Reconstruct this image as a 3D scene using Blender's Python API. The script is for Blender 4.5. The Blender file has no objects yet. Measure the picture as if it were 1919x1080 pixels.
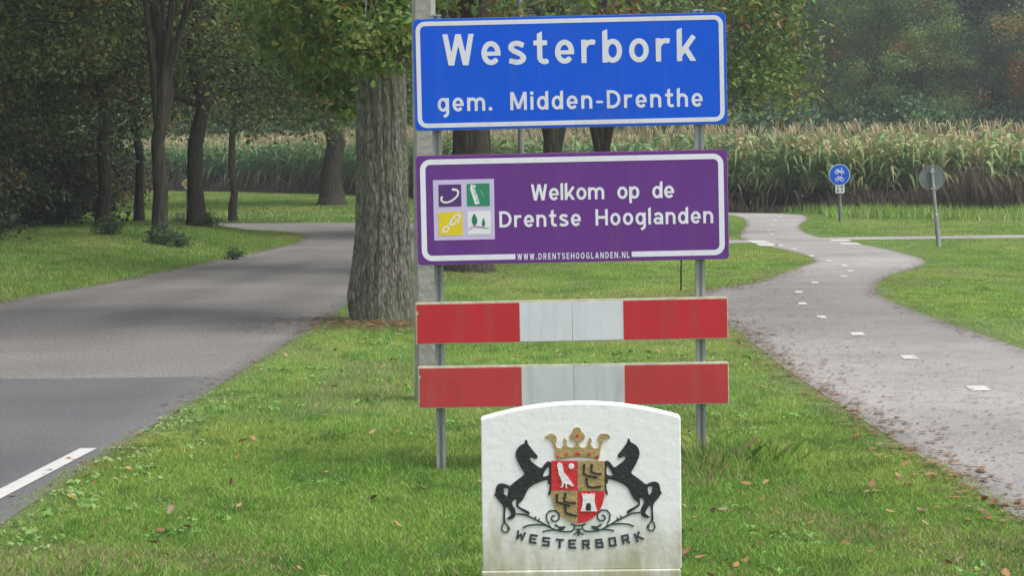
import bpy, math, random
import numpy as np
from mathutils import Vector, Matrix

# ------------------------------------------------------------------ camera, sky, sun, exposure
scene = bpy.context.scene
C = scene.collection
F_PX, CX, CY = 5000.0, 959.5, 540.0            # focal length in photograph pixels
CAM_H = 1.5
PITCH, ROLL = math.atan(248 / F_PX), math.radians(0.65)

cam_d = bpy.data.cameras.new("camera")
cam_d.sensor_width = 36.0
cam_d.lens = 36.0 * F_PX / 1919.0
cam_d.clip_start, cam_d.clip_end = 0.1, 3000.0
cam = bpy.data.objects.new("camera", cam_d)
C.objects.link(cam)
FWD = Vector((0, math.cos(PITCH), -math.sin(PITCH)))
UP0 = Vector((0, math.sin(PITCH), math.cos(PITCH)))
R0 = Vector((1, 0, 0))
UPV = UP0 * math.cos(ROLL) + R0 * math.sin(ROLL)
RGT = R0 * math.cos(ROLL) - UP0 * math.sin(ROLL)
EYE = Vector((0, 0, CAM_H))
M3 = Matrix((RGT, UPV, -FWD)).transposed()
cam.matrix_world = Matrix.Translation(EYE) @ M3.to_4x4()
scene.camera = cam

SUN_EL, SUN_AZ = math.radians(62), math.radians(112)     # azimuth from +Y clockwise: to the right of the camera and a little behind
world = bpy.data.worlds.new("World")
scene.world = world
world.use_nodes = True
wt = world.node_tree
wbg = wt.nodes["Background"]
sky = wt.nodes.new("ShaderNodeTexSky")
sky.sky_type = 'NISHITA'
sky.sun_disc = False
sky.sun_elevation = SUN_EL
sky.sun_rotation = SUN_AZ
sky.dust_density = 1.5
hsv = wt.nodes.new("ShaderNodeHueSaturation")
hsv.inputs['Saturation'].default_value = 0.25           # a thin overcast layer greys the sky
wt.links.new(sky.outputs[0], hsv.inputs['Color'])
wt.links.new(hsv.outputs[0], wbg.inputs['Color'])
wbg.inputs['Strength'].default_value = 0.07
sun_d = bpy.data.lights.new("sun", 'SUN')
sun_d.energy = 1.5
sun_d.angle = math.radians(30)
sun_d.color = (1.0, 0.98, 0.95)
sun = bpy.data.objects.new("sun", sun_d)
C.objects.link(sun)
sdir = Vector((math.sin(SUN_AZ) * math.cos(SUN_EL), math.cos(SUN_AZ) * math.cos(SUN_EL), math.sin(SUN_EL)))
sun.rotation_euler = sdir.to_track_quat('Z', 'Y').to_euler()
sun.location = sdir * 60

scene.view_settings.view_transform = 'Standard'
scene.view_settings.look = 'None'
scene.view_settings.gamma = 1.0
scene.view_settings.exposure = 1.55
scene.render.engine = 'CYCLES'
scene.cycles.use_denoising = True
scene.cycles.max_bounces = 6
scene.cycles.transparent_max_bounces = 4
scene.cycles.volume_bounces = 0

# ------------------------------------------------------------------ helpers
rng = np.random.default_rng(7)
random.seed(7)


def ray(px, py):
    return FWD + RGT * ((px - CX) / F_PX) + UPV * ((CY - py) / F_PX)


def P(px, py, Y):
    """world point on the vertical plane y = Y seen at photograph pixel (px, py)"""
    d = ray(px, py)
    return EYE + d * (Y / d.y)


def G(px, py, z=0.0):
    """point on level ground seen at photograph pixel (px, py)"""
    d = ray(px, py)
    return EYE + d * ((z - CAM_H) / d.z)


def smooth(a, b, x):
    t = np.clip((x - a) / (b - a), 0, 1)
    return t * t * (3 - 2 * t)


_perm = rng.random((256, 256))


def vnoise(x, y):
    x = np.asarray(x, float); y = np.asarray(y, float)
    xi = np.floor(x).astype(int); yi = np.floor(y).astype(int)
    fx = x - xi; fy = y - yi
    fx = fx * fx * (3 - 2 * fx); fy = fy * fy * (3 - 2 * fy)
    a = _perm[xi & 255, yi & 255]; b = _perm[(xi + 1) & 255, yi & 255]
    c = _perm[xi & 255, (yi + 1) & 255]; d = _perm[(xi + 1) & 255, (yi + 1) & 255]
    return (a * (1 - fx) + b * fx) * (1 - fy) + (c * (1 - fx) + d * fx) * fy


def fnoise(x, y, o=4):
    s = 0; a = .5; n = 0
    for i in range(o):
        s = s + a * vnoise(x * 2 ** i + 17.3 * i, y * 2 ** i + 5.1 * i); n += a; a *= .5
    return s / n


def obj(name, data, material=None, parent=None):
    o = bpy.data.objects.new(name, data)
    C.objects.link(o)
    if material is not None and data is not None and len(data.materials) == 0:
        data.materials.append(material)
    if parent is not None:
        o.parent = parent
    return o


def tag(o, label=None, cat=None, group=None, kind=None):
    if label: o["label"] = label
    if cat: o["category"] = cat
    if group: o["group"] = group
    if kind: o["kind"] = kind
    return o


def thing(name, loc, label, cat, group=None):
    o = bpy.data.objects.new(name, None)
    o.empty_display_size = 0.2
    C.objects.link(o)
    o.location = loc
    return tag(o, label, cat, group)


def mesh_np(name, V, F, col=None, smooth_shade=False, n=3):
    """mesh from numpy arrays; F is (m, n) with one polygon size"""
    V = np.asarray(V, np.float32).reshape(-1, 3)
    F = np.asarray(F, np.int32).reshape(-1, n)
    me = bpy.data.meshes.new(name)
    me.vertices.add(len(V)); me.vertices.foreach_set("co", V.ravel())
    me.loops.add(F.size); me.loops.foreach_set("vertex_index", F.ravel())
    me.polygons.add(len(F))
    me.polygons.foreach_set("loop_start", np.arange(0, F.size, n, dtype=np.int32))
    try:
        me.polygons.foreach_set("loop_total", np.full(len(F), n, np.int32))
    except Exception:
        pass
    me.polygons.foreach_set("use_smooth", np.full(len(F), bool(smooth_shade)))
    if col is not None:
        a = me.color_attributes.new("tint", 'FLOAT_COLOR', 'POINT')
        c4 = np.ones((len(V), 4), np.float32); c4[:, :3] = col
        a.data.foreach_set("color", c4.ravel())
    me.update(calc_edges=True)
    me.validate()
    return me


class MB:
    """collects simple solids into one mesh"""
    def __init__(s): s.v = []; s.f = []

    def box(s, lo, hi, R=None, o=(0, 0, 0)):
        b = len(s.v)
        for z in (lo[2], hi[2]):
            for x, y in ((lo[0], lo[1]), (hi[0], lo[1]), (hi[0], hi[1]), (lo[0], hi[1])):
                p = Vector((x, y, z))
                if R is not None: p = R @ p
                s.v.append(p + Vector(o))
        s.f += [tuple(b + i for i in q) for q in ((0, 3, 2, 1), (4, 5, 6, 7), (0, 1, 5, 4), (1, 2, 6, 5), (2, 3, 7, 6), (3, 0, 4, 7))]
        return s

    def tube(s, pts, rad, n=8, cap=True, jitter=0.0):
        pts = [Vector(p) for p in pts]
        b = len(s.v)
        up = Vector((0.3, 0.9, 0.1))
        for i, p in enumerate(pts):
            t = (pts[min(i + 1, len(pts) - 1)] - pts[max(i - 1, 0)])
            t = t.normalized() if t.length > 1e-9 else Vector((0, 0, 1))
            u = t.cross(up)
            if u.length < 1e-3: u = t.cross(Vector((1, 0, 0)))
            u.normalize(); w = t.cross(u)
            r = rad[i] if hasattr(rad, '__len__') else rad
            for k in range(n):
                a = 2 * math.pi * k / n
                rr = r * (1 + jitter * random.uniform(-1, 1))
                s.v.append(p + u * (math.cos(a) * rr) + w * (math.sin(a) * rr))
        for i in range(len(pts) - 1):
            for k in range(n):
                s.f.append((b + i * n + k, b + i * n + (k + 1) % n, b + (i + 1) * n + (k + 1) % n, b + (i + 1) * n + k))
        if cap:
            s.f.append(tuple(b + k for k in range(n))[::-1])
            s.f.append(tuple(b + (len(pts) - 1) * n + k for k in range(n)))
        return s

    def prism(s, poly, y0, y1):
        """poly of (x, z) extruded along y"""
        b = len(s.v); n = len(poly)
        for y in (y0, y1):
            for x, z in poly: s.v.append(Vector((x, y, z)))
        s.f.append(tuple(b + i for i in range(n)))
        s.f.append(tuple(b + n + i for i in range(n))[::-1])
        for i in range(n):
            s.f.append((b + i, b + n + i, b + n + (i + 1) % n, b + (i + 1) % n))
        return s

    def mesh(s, name, origin=(0, 0, 0), sm=False):
        me = bpy.data.meshes.new(name)
        o = Vector(origin)
        me.from_pydata([tuple(Vector(p) - o) for p in s.v], [], s.f)
        me.polygons.foreach_set("use_smooth", np.full(len(me.polygons), sm))
        me.update()
        return me


# ------------------------------------------------------------------ materials
def new_mat(name):
    m = bpy.data.materials.new(name); m.use_nodes = True
    nt = m.node_tree
    return m, nt, nt.nodes["Principled BSDF"]


def lin(r, g, b):
    return tuple(((c / 255 + .055) / 1.055) ** 2.4 if c / 255 > .04045 else c / 255 / 12.92 for c in (r, g, b))


def mat(name, col, rough=.6, var=.12, scale=6.0, bump=0.0, bscale=40.0, metal=0.0, col2=None, stretch=None, spec=.5, detail=6, grime=0.0):
    """base colour with two-tone procedural mottling and fine relief"""
    m, nt, b = new_mat(name)
    N, L = nt.nodes, nt.links
    tc = N.new("ShaderNodeTexCoord"); mp = N.new("ShaderNodeMapping")
    L.new(tc.outputs['Object'], mp.inputs[0])
    if stretch: mp.inputs['Scale'].default_value = stretch
    nz = N.new("ShaderNodeTexNoise"); nz.inputs['Scale'].default_value = scale; nz.inputs['Detail'].default_value = detail
    nz.inputs['Roughness'].default_value = .65
    L.new(mp.outputs[0], nz.inputs['Vector'])
    rp = N.new("ShaderNodeValToRGB")
    rp.color_ramp.elements[0].position = .3; rp.color_ramp.elements[1].position = .7
    c2 = col2 if col2 else tuple(min(1, c * (1 + var)) for c in col)
    c1 = tuple(c * (1 - var) for c in col)
    rp.color_ramp.elements[0].color = (*c1, 1); rp.color_ramp.elements[1].color = (*c2, 1)
    L.new(nz.outputs[0], rp.inputs[0])
    last = rp.outputs[0]
    if grime:                                               # rain-washed streaks and specks of algae
        for sc_, ax, lo_, hi_, am in ((1.0, (14, 14, 1.6), .50, .74, grime), (1.0, (55, 55, 55), .66, .76, grime * 1.6)):
            m2 = N.new("ShaderNodeMapping"); m2.inputs['Scale'].default_value = ax; L.new(tc.outputs['Object'], m2.inputs[0])
            n3 = N.new("ShaderNodeTexNoise"); n3.inputs['Scale'].default_value = sc_; n3.inputs['Detail'].default_value = 6; n3.inputs['Roughness'].default_value = .7
            L.new(m2.outputs[0], n3.inputs['Vector'])
            r3 = N.new("ShaderNodeValToRGB"); r3.color_ramp.elements[0].position = lo_; r3.color_ramp.elements[1].position = hi_
            r3.color_ramp.elements[1].color = (am, am, am, 1); L.new(n3.outputs[0], r3.inputs[0])
            mx3 = N.new("ShaderNodeMixRGB"); mx3.inputs[2].default_value = (.16, .17, .11, 1)
            L.new(r3.outputs[0], mx3.inputs[0]); L.new(last, mx3.inputs[1]); last = mx3.outputs[0]
    L.new(last, b.inputs['Base Color'])
    b.inputs['Roughness'].default_value = rough; b.inputs['Metallic'].default_value = metal
    b.inputs['Specular IOR Level'].default_value = spec
    if bump:
        n2 = N.new("ShaderNodeTexNoise"); n2.inputs['Scale'].default_value = bscale; n2.inputs['Detail'].default_value = 5
        L.new(mp.outputs[0], n2.inputs['Vector'])
        bp = N.new("ShaderNodeBump"); bp.inputs['Strength'].default_value = bump; bp.inputs['Distance'].default_value = .02
        L.new(n2.outputs[0], bp.inputs['Height']); L.new(bp.outputs[0], b.inputs['Normal'])
    return m


def tint_mat(name, rough=.55, trans=.25, spec=.3):
    """leaf / blade material: colour from the mesh, part of the light passes through"""
    m, nt, b = new_mat(name)
    N, L = nt.nodes, nt.links
    at = N.new("ShaderNodeAttribute"); at.attribute_name = "tint"
    L.new(at.outputs['Color'], b.inputs['Base Color'])
    b.inputs['Roughness'].default_value = rough; b.inputs['Specular IOR Level'].default_value = spec
    if trans:
        tr = N.new("ShaderNodeBsdfTranslucent"); L.new(at.outputs['Color'], tr.inputs['Color'])
        mx = N.new("ShaderNodeMixShader"); mx.inputs[0].default_value = trans
        out = N["Material Output"] if "Material Output" in N else None
        out = [n for n in N if n.type == 'OUTPUT_MATERIAL'][0]
        L.new(b.outputs[0], mx.inputs[1]); L.new(tr.outputs[0], mx.inputs[2]); L.new(mx.outputs[0], out.inputs['Surface'])
    return m


def bark_mat(name, c1, c2, moss, sx=16.0, sz=2.6, strength=.9, moss_amt=.45):
    m, nt, b = new_mat(name)
    N, L = nt.nodes, nt.links
    tc = N.new("ShaderNodeTexCoord"); mp = N.new("ShaderNodeMapping")
    mp.inputs['Scale'].default_value = (sx, sx, sz)
    L.new(tc.outputs['Object'], mp.inputs[0])
    nz = N.new("ShaderNodeTexNoise"); nz.inputs['Scale'].default_value = 1.6; nz.inputs['Detail'].default_value = 7; nz.inputs['Distortion'].default_value = .6
    L.new(mp.outputs[0], nz.inputs['Vector'])
    vo = N.new("ShaderNodeTexVoronoi"); vo.feature = 'DISTANCE_TO_EDGE'; vo.inputs['Scale'].default_value = 1.3
    L.new(mp.outputs[0], vo.inputs['Vector'])
    mul = N.new("ShaderNodeMath"); mul.operation = 'MULTIPLY_ADD'
    L.new(vo.outputs['Distance'], mul.inputs[0]); mul.inputs[1].default_value = .9; L.new(nz.outputs[0], mul.inputs[2])
    rp = N.new("ShaderNodeValToRGB")
    rp.color_ramp.elements[0].position = .35; rp.color_ramp.elements[1].position = .95
    rp.color_ramp.elements[0].color = (*c1, 1); rp.color_ramp.elements[1].color = (*c2, 1)
    L.new(mul.outputs[0], rp.inputs[0])
    n2 = N.new("ShaderNodeTexNoise"); n2.inputs['Scale'].default_value = 1.7; n2.inputs['Detail'].default_value = 8
    L.new(tc.outputs['Object'], n2.inputs['Vector'])
    r2 = N.new("ShaderNodeValToRGB")
    r2.color_ramp.elements[0].position = .45; r2.color_ramp.elements[1].position = .75
    r2.color_ramp.elements[1].color = (moss_amt, moss_amt, moss_amt, 1)
    L.new(n2.outputs[0], r2.inputs[0])
    mx = N.new("ShaderNodeMixRGB"); mx.inputs[2].default_value = (*moss, 1)
    L.new(r2.outputs[0], mx.inputs[0]); L.new(rp.outputs[0], mx.inputs[1]); L.new(mx.outputs[0], b.inputs['Base Color'])
    bp = N.new("ShaderNodeBump"); bp.inputs['Strength'].default_value = strength; bp.inputs['Distance'].default_value = .03
    L.new(mul.outputs[0], bp.inputs['Height']); L.new(bp.outputs[0], b.inputs['Normal'])
    b.inputs['Roughness'].default_value = .9; b.inputs['Specular IOR Level'].default_value = .2
    return m


def road_mat(name, base, light, track=0.0, speck=.35, x_off=0.0, dirt=(.10, .075, .05), dirt_amt=.25, coarse=240.0):
    m, nt, b = new_mat(name)
    N, L = nt.nodes, nt.links
    tc = N.new("ShaderNodeTexCoord")
    n1 = N.new("ShaderNodeTexNoise"); n1.inputs['Scale'].default_value = .55; n1.inputs['Detail'].default_value = 7
    L.new(tc.outputs['Object'], n1.inputs['Vector'])
    rp = N.new("ShaderNodeValToRGB"); rp.color_ramp.elements[0].position = .35; rp.color_ramp.elements[1].position = .68
    rp.color_ramp.elements[0].color = (*base, 1); rp.color_ramp.elements[1].color = (*light, 1)
    L.new(n1.outputs[0], rp.inputs[0])
    n2 = N.new("ShaderNodeTexNoise"); n2.inputs['Scale'].default_value = coarse; n2.inputs['Detail'].default_value = 5; n2.inputs['Roughness'].default_value = .8
    mpg = N.new("ShaderNodeMapping"); mpg.inputs['Scale'].default_value = (1, .13, 1); L.new(tc.outputs['Object'], mpg.inputs[0])
    L.new(mpg.outputs[0], n2.inputs['Vector'])
    r2 = N.new("ShaderNodeValToRGB"); r2.color_ramp.elements[0].position = .35; r2.color_ramp.elements[1].position = .66
    lo = 1 - speck; hi = 1 + speck
    r2.color_ramp.elements[0].color = (lo, lo, lo, 1); r2.color_ramp.elements[1].color = (hi, hi, hi, 1)
    L.new(n2.outputs[0], r2.inputs[0])
    mx = N.new("ShaderNodeMixRGB"); mx.blend_type = 'MULTIPLY'; mx.inputs[0].default_value = 1
    L.new(rp.outputs[0], mx.inputs[1]); L.new(r2.outputs[0], mx.inputs[2])
    last = mx.outputs[0]
    # worn-in wheel tracks and grime, stored per vertex as wear
    at = N.new("ShaderNodeAttribute"); at.attribute_name = "tint"
    m2 = N.new("ShaderNodeMixRGB"); m2.blend_type = 'MULTIPLY'; m2.inputs[0].default_value = 1
    L.new(last, m2.inputs[1]); L.new(at.outputs['Color'], m2.inputs[2]); last = m2.outputs[0]
    n3 = N.new("ShaderNodeTexNoise"); n3.inputs['Scale'].default_value = 5; n3.inputs['Detail'].default_value = 9; n3.inputs['Roughness'].default_value = .75
    L.new(tc.outputs['Object'], n3.inputs['Vector'])
    r3 = N.new("ShaderNodeValToRGB"); r3.color_ramp.elements[0].position = .50; r3.color_ramp.elements[1].position = .74
    r3.color_ramp.elements[1].color = (dirt_amt,) * 3 + (1,)
    L.new(n3.outputs[0], r3.inputs[0])
    m3 = N.new("ShaderNodeMixRGB"); m3.inputs[2].default_value = (*dirt, 1)
    L.new(r3.outputs[0], m3.inputs[0]); L.new(last, m3.inputs[1]); L.new(m3.outputs[0], b.inputs['Base Color'])
    bp = N.new("ShaderNodeBump"); bp.inputs['Strength'].default_value = .5; bp.inputs['Distance'].default_value = .006
    L.new(n2.outputs[0], bp.inputs['Height']); L.new(bp.outputs[0], b.inputs['Normal'])
    b.inputs['Roughness'].default_value = .8; b.inputs['Specular IOR Level'].default_value = .3
    return m


M = {}
M['blue'] = mat("sign_blue", (.004, .098, .68), .5, .08, 3, spec=.2, grime=.16)
M['purple'] = mat("sign_purple", (.142, .038, .245), .5, .08, 3, spec=.25, grime=.16)
M['film'] = mat("white_film", (.72, .73, .78), .5, .04, 5, grime=.2)
M['pfilm'] = mat("white_film_clean", (.80, .80, .86), .5, .04, 5, grime=.14)
M['lilac'] = mat("lilac", (.60, .52, .76), .42, .05, 8)
M['green_tile'] = mat("tile_green", (.02, .24, .125), .42, .05, 8)
M['yellow_tile'] = mat("tile_yellow", (.78, .60, .012), .42, .05, 8)
M['dpurple'] = mat("tile_purple", (.085, .026, .17), .42, .05, 8)
M['cream'] = mat("tile_cream", (.8, .79, .70), .42, .03, 8)
M['tilewhite'] = mat("tile_white", (.8, .8, .84), .42, .03, 8)
M['pink'] = mat("tile_pink", (.62, .40, .56), .42, .05, 8)
M['treeg'] = mat("tile_tree_green", (.02, .17, .105), .42, .05, 8)
M['plate_edge'] = mat("aluminium_edge", (.10, .19, .50), .45, .15, 20)
M['pedge'] = mat("plate_edge_purple", (.30, .12, .28), .5, .2, 20)
M['red'] = mat("board_red", (.52, .016, .026), .5, .10, 4, grime=.22)
M['redold'] = mat("board_red_faded", (.50, .034, .038), .6, .12, 4, grime=.28)
M['bwhite'] = mat("board_white", (.66, .68, .72), .5, .06, 4, grime=.24)
M['bwhite2'] = mat("board_white_dull", (.56, .58, .61), .6, .08, 4, grime=.34)
M['bedge'] = mat("board_edge", (.55, .52, .40), .7, .25, 15, .2)
M['galv'] = mat("galvanised_steel", (.27, .29, .27), .55, .25, 7, .25, 60, metal=.35, col2=(.42, .45, .43), stretch=(1, 1, .25))
M['galv_dark'] = mat("weathered_steel", (.20, .21, .20), .6, .25, 9, .2, 60, metal=.2)
M['steelback'] = mat("sign_back_grey", (.16, .18, .18), .6, .2, 9, .1, 40, metal=.2)
M['concrete'] = mat("concrete_pole", (.30, .30, .255), .9, .2, 9, .3, 30, col2=(.40, .39, .34))
M['black'] = mat("black_paint", (.018, .018, .022), .55, .3, 30, .25, 90)
M['navy'] = mat("letter_paint", (.045, .04, .065), .6, .3, 30, .25, 90)
M['gold'] = mat("gold_paint", (.40, .285, .12), .6, .18, 25, .3, 90)
M['crest_red'] = mat("crest_red", (.62, .022, .03), .55, .10, 25, .25, 90)
M['crest_green'] = mat("scroll_green", (.022, .05, .045), .6, .3, 30, .25, 90)
M['crest_white'] = mat("crest_white", (.80, .80, .80), .6, .04, 25, .2, 90)
M['paint'] = mat("road_paint", (.47, .46, .44), .8, .22, 14, .3, 200, grime=.45)
M['leaf'] = tint_mat("leaves", .5, .3)
M['blade'] = tint_mat("grass_blades", .55, .3, .25)
M['maize'] = tint_mat("maize_leaves", .5, .25, .35)
M['litter'] = tint_mat("dry_leaves", .8, .1, .2)
M['bark_oak'] = bark_mat("oak_bark", (.050, .045, .036), (.28, .27, .22), (.16, .18, .10), 24, 6.5, 1.0, .75)
M['bark'] = bark_mat("bark", (.022, .018, .014), (.090, .070, .052), (.07, .085, .04), 14, 2.0, .8, .4)
M['bark_far'] = bark_mat("bark_far", (.03, .027, .023), (.11, .10, .085), (.06, .075, .04), 10, 2.0, .7, .3)

# white-washed stone with algae creeping up from the ground
def stone_mat():
    m, nt, b = new_mat("limewashed_stone")
    N, L = nt.nodes, nt.links
    tc = N.new("ShaderNodeTexCoord")
    sep = N.new("ShaderNodeSeparateXYZ"); L.new(tc.outputs['Object'], sep.inputs[0])
    mp = N.new("ShaderNodeMapping"); mp.inputs['Scale'].default_value = (9, 9, 3.0); L.new(tc.outputs['Object'], mp.inputs[0])
    n1 = N.new("ShaderNodeTexNoise"); n1.inputs['Scale'].default_value = 1.0; n1.inputs['Detail'].default_value = 9; n1.inputs['Roughness'].default_value = .7
    L.new(mp.outputs[0], n1.inputs['Vector'])
    mr = N.new("ShaderNodeMapRange"); mr.inputs['From Min'].default_value = .38; mr.inputs['From Max'].default_value = .0
    mr.inputs['To Min'].default_value = -.42; mr.inputs['To Max'].default_value = .20
    L.new(sep.outputs['Z'], mr.inputs['Value'])
    ad = N.new("ShaderNodeMath"); ad.operation = 'ADD'; L.new(n1.outputs[0], ad.inputs[0]); L.new(mr.outputs[0], ad.inputs[1])
    rp = N.new("ShaderNodeValToRGB"); rp.color_ramp.elements[0].position = .28; rp.color_ramp.elements[1].position = .68
    rp.color_ramp.elements[0].color = (.86, .855, .86, 1); rp.color_ramp.elements[1].color = (.42, .41, .28, 1)
    L.new(ad.outputs[0], rp.inputs[0])
    n2 = N.new("ShaderNodeTexNoise"); n2.inputs['Scale'].default_value = 45; n2.inputs['Detail'].default_value = 6
    L.new(tc.outputs['Object'], n2.inputs['Vector'])
    r2 = N.new("ShaderNodeValToRGB"); r2.color_ramp.elements[0].position = .60; r2.color_ramp.elements[1].position = .76
    r2.color_ramp.elements[1].color = (.35, .35, .35, 1)
    L.new(n2.outputs[0], r2.inputs[0])
    mx = N.new("ShaderNodeMixRGB"); mx.inputs[2].default_value = (.33, .31, .24, 1)
    L.new(r2.outputs[0], mx.inputs[0]); L.new(rp.outputs[0], mx.inputs[1]); L.new(mx.outputs[0], b.inputs['Base Color'])
    n3 = N.new("ShaderNodeTexNoise"); n3.inputs['Scale'].default_value = 28; n3.inputs['Detail'].default_value = 7
    L.new(tc.outputs['Object'], n3.inputs['Vector'])
    bp = N.new("ShaderNodeBump"); bp.inputs['Strength'].default_value = .22; bp.inputs['Distance'].default_value = .01
    L.new(n3.outputs[0], bp.inputs['Height']); L.new(bp.outputs[0], b.inputs['Normal'])
    b.inputs['Roughness'].default_value = .75
    return m
M['stone'] = stone_mat()

# turf soil under the blades
def soil_mat():
    m, nt, b = new_mat("turf_soil")
    N, L = nt.nodes, nt.links
    tc = N.new("ShaderNodeTexCoord")
    n1 = N.new("ShaderNodeTexNoise"); n1.inputs['Scale'].default_value = 1.1; n1.inputs['Detail'].default_value = 9
    L.new(tc.outputs['Object'], n1.inputs['Vector'])
    rp = N.new("ShaderNodeValToRGB"); rp.color_ramp.elements[0].position = .3; rp.color_ramp.elements[1].position = .7
    rp.color_ramp.elements[0].color = (.055, .095, .020, 1); rp.color_ramp.elements[1].color = (.095, .14, .032, 1)
    L.new(n1.outputs[0], rp.inputs[0])
    n2 = N.new("ShaderNodeTexNoise"); n2.inputs['Scale'].default_value = 30; n2.inputs['Detail'].default_value = 6
    L.new(tc.outputs['Object'], n2.inputs['Vector'])
    r2 = N.new("ShaderNodeValToRGB"); r2.color_ramp.elements[0].position = .55; r2.color_ramp.elements[1].position = .75
    r2.color_ramp.elements[1].color = (.7, .7, .7, 1)
    L.new(n2.outputs[0], r2.inputs[0])
    mx = N.new("ShaderNodeMixRGB"); mx.inputs[2].default_value = (.10, .08, .045, 1)
    L.new(r2.outputs[0], mx.inputs[0]); L.new(rp.outputs[0], mx.inputs[1]); L.new(mx.outputs[0], b.inputs['Base Color'])
    bp = N.new("ShaderNodeBump"); bp.inputs['Strength'].default_value = .6
    L.new(n2.outputs[0], bp.inputs['Height']); L.new(bp.outputs[0], b.inputs['Normal'])
    b.inputs['Roughness'].default_value = .95
    return m
M['soil'] = soil_mat()

# ------------------------------------------------------------------ road and path outlines
def catmull(pts, step=.35):
    pts = [np.array(p, float) for p in pts]
    out = []
    for i in range(len(pts) - 1):
        p0 = pts[max(i - 1, 0)]; p1 = pts[i]; p2 = pts[i + 1]; p3 = pts[min(i + 2, len(pts) - 1)]
        n = max(2, int(np.linalg.norm(p2 - p1) / step))
        for k in range(n):
            t = k / n
            out.append(.5 * ((2 * p1) + (-p0 + p2) * t + (2 * p0 - 5 * p1 + 4 * p2 - p3) * t * t + (-p0 + 3 * p1 - 3 * p2 + p3) * t ** 3))
    out.append(pts[-1])
    return np.array(out)


def resample(line, n):
    d = np.r_[0, np.cumsum(np.linalg.norm(np.diff(line, axis=0), axis=1))]
    t = np.linspace(0, d[-1], n)
    return np.stack([np.interp(t, d, line[:, 0]), np.interp(t, d, line[:, 1])], 1)


def gp(*pix): return [tuple(G(x, y).xy) for x, y in pix]


road_left = catmull([(-6.3, -6), (-6.0, 8), (-5.75, 18)] + gp((0, 568), (200, 531), (400, 489), (520, 464), (560, 452)) +
                    [(-4.0, 51.0), (-4.7, 54.5), (-6.3, 57), (-9.5, 58.5), (-18, 59.5), (-34, 60)])
road_right = catmull([(-2.3, -6), (-2.2, 5)] + gp((0, 985), (180, 866), (320, 779), (440, 704), (560, 632), (640, 578)) +
                     [(-1.55, 33), (-1.25, 42), (-1.0, 50), (-1.2, 56.5), (-2.2, 60.3), (-4.5, 62.0), (-9, 62.8), (-18, 63.6), (-34, 64)])
path_left = catmull([(2.2, -6), (2.12, 5)] + gp((1919, 978), (1780, 890), (1640, 802), (1470, 690), (1378, 618)) +
                    [(1.75, 26), (2.1, 29)] + gp((1420, 528), (1500, 500), (1528, 489), (1490, 473), (1400, 452), (1388, 436), (1400, 420), (1385, 407), (1345, 402)) + [(3.0, 67.3), (0, 69.5), (-.9, 70)])
path_right = catmull([(4.0, -6), (3.95, 8)] + gp((1919, 656), (1760, 600), (1665, 562), (1640, 546), (1660, 520), (1722, 500), (1733, 489), (1690, 474), (1600, 455), (1520, 440), (1497, 425), (1512, 410), (1490, 402)) +
                     [(5.4, 67.2), (3.2, 69.7), (0, 72.0), (-.9, 72.5)])


def match(left, right, n):
    return resample(left, n), resample(right, n)


def poly_of(a, b): return np.vstack([a, b[::-1]])


def pip(pts, poly):
    x, y = pts[:, 0], pts[:, 1]
    inside = np.zeros(len(pts), bool)
    x1, y1 = poly[:, 0], poly[:, 1]
    x2, y2 = np.roll(x1, -1), np.roll(y1, -1)
    for i in range(len(poly)):
        c = ((y1[i] > y) != (y2[i] > y))
        if not c.any(): continue
        xx = x1[i] + (y - y1[i]) / (y2[i] - y1[i] + 1e-12) * (x2[i] - x1[i])
        inside ^= c & (x < xx)
    return inside


def seg_dist(pts, line):
    d = np.full(len(pts), 1e9)
    a = line[:-1]; b = line[1:]
    for i in range(len(a)):
        ab = b[i] - a[i]; l2 = ab @ ab + 1e-12
        t = np.clip(((pts - a[i]) @ ab) / l2, 0, 1)
        q = pts - a[i] - t[:, None] * ab
        d = np.minimum(d, np.einsum('ij,ij->i', q, q))
    return np.sqrt(d)


def thin(line, k=2): return np.vstack([line[::k], line[-1:]])


RL, RR, PL, PR = (thin(l, 3) for l in (road_left, road_right, path_left, path_right))
ROAD_POLY, PATH_POLY = poly_of(RL, RR), poly_of(PL, PR)
# the narrow cross path, in the photograph the pale line running off to the right (and to the road on the left)
CROSS_R = np.array([(4.6, 45.4), (60, 47.2), (60, 48.9), (4.6, 46.9)])
CROSS_L = np.array([(-1.3, 44.2), (4.4, 44.5), (4.4, 46.0), (-1.2, 45.7)])


def sdist_exact(pts):
    """signed distance to paved surface (negative inside)"""
    d = np.minimum.reduce([seg_dist(pts, RL), seg_dist(pts, RR), seg_dist(pts, PL), seg_dist(pts, PR)])
    ins = pip(pts, ROAD_POLY) | pip(pts, PATH_POLY)
    d = np.where(ins, -d, d)
    for q in (CROSS_R, CROSS_L):
        c = np.vstack([q, q[:1]])
        e = seg_dist(pts, c); e = np.where(pip(pts, q), -e, e)
        d = np.minimum(d, e)
    return d


LEFT_POLY = np.vstack([RL, [(-60, 60), (-60, -6)]])


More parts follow.
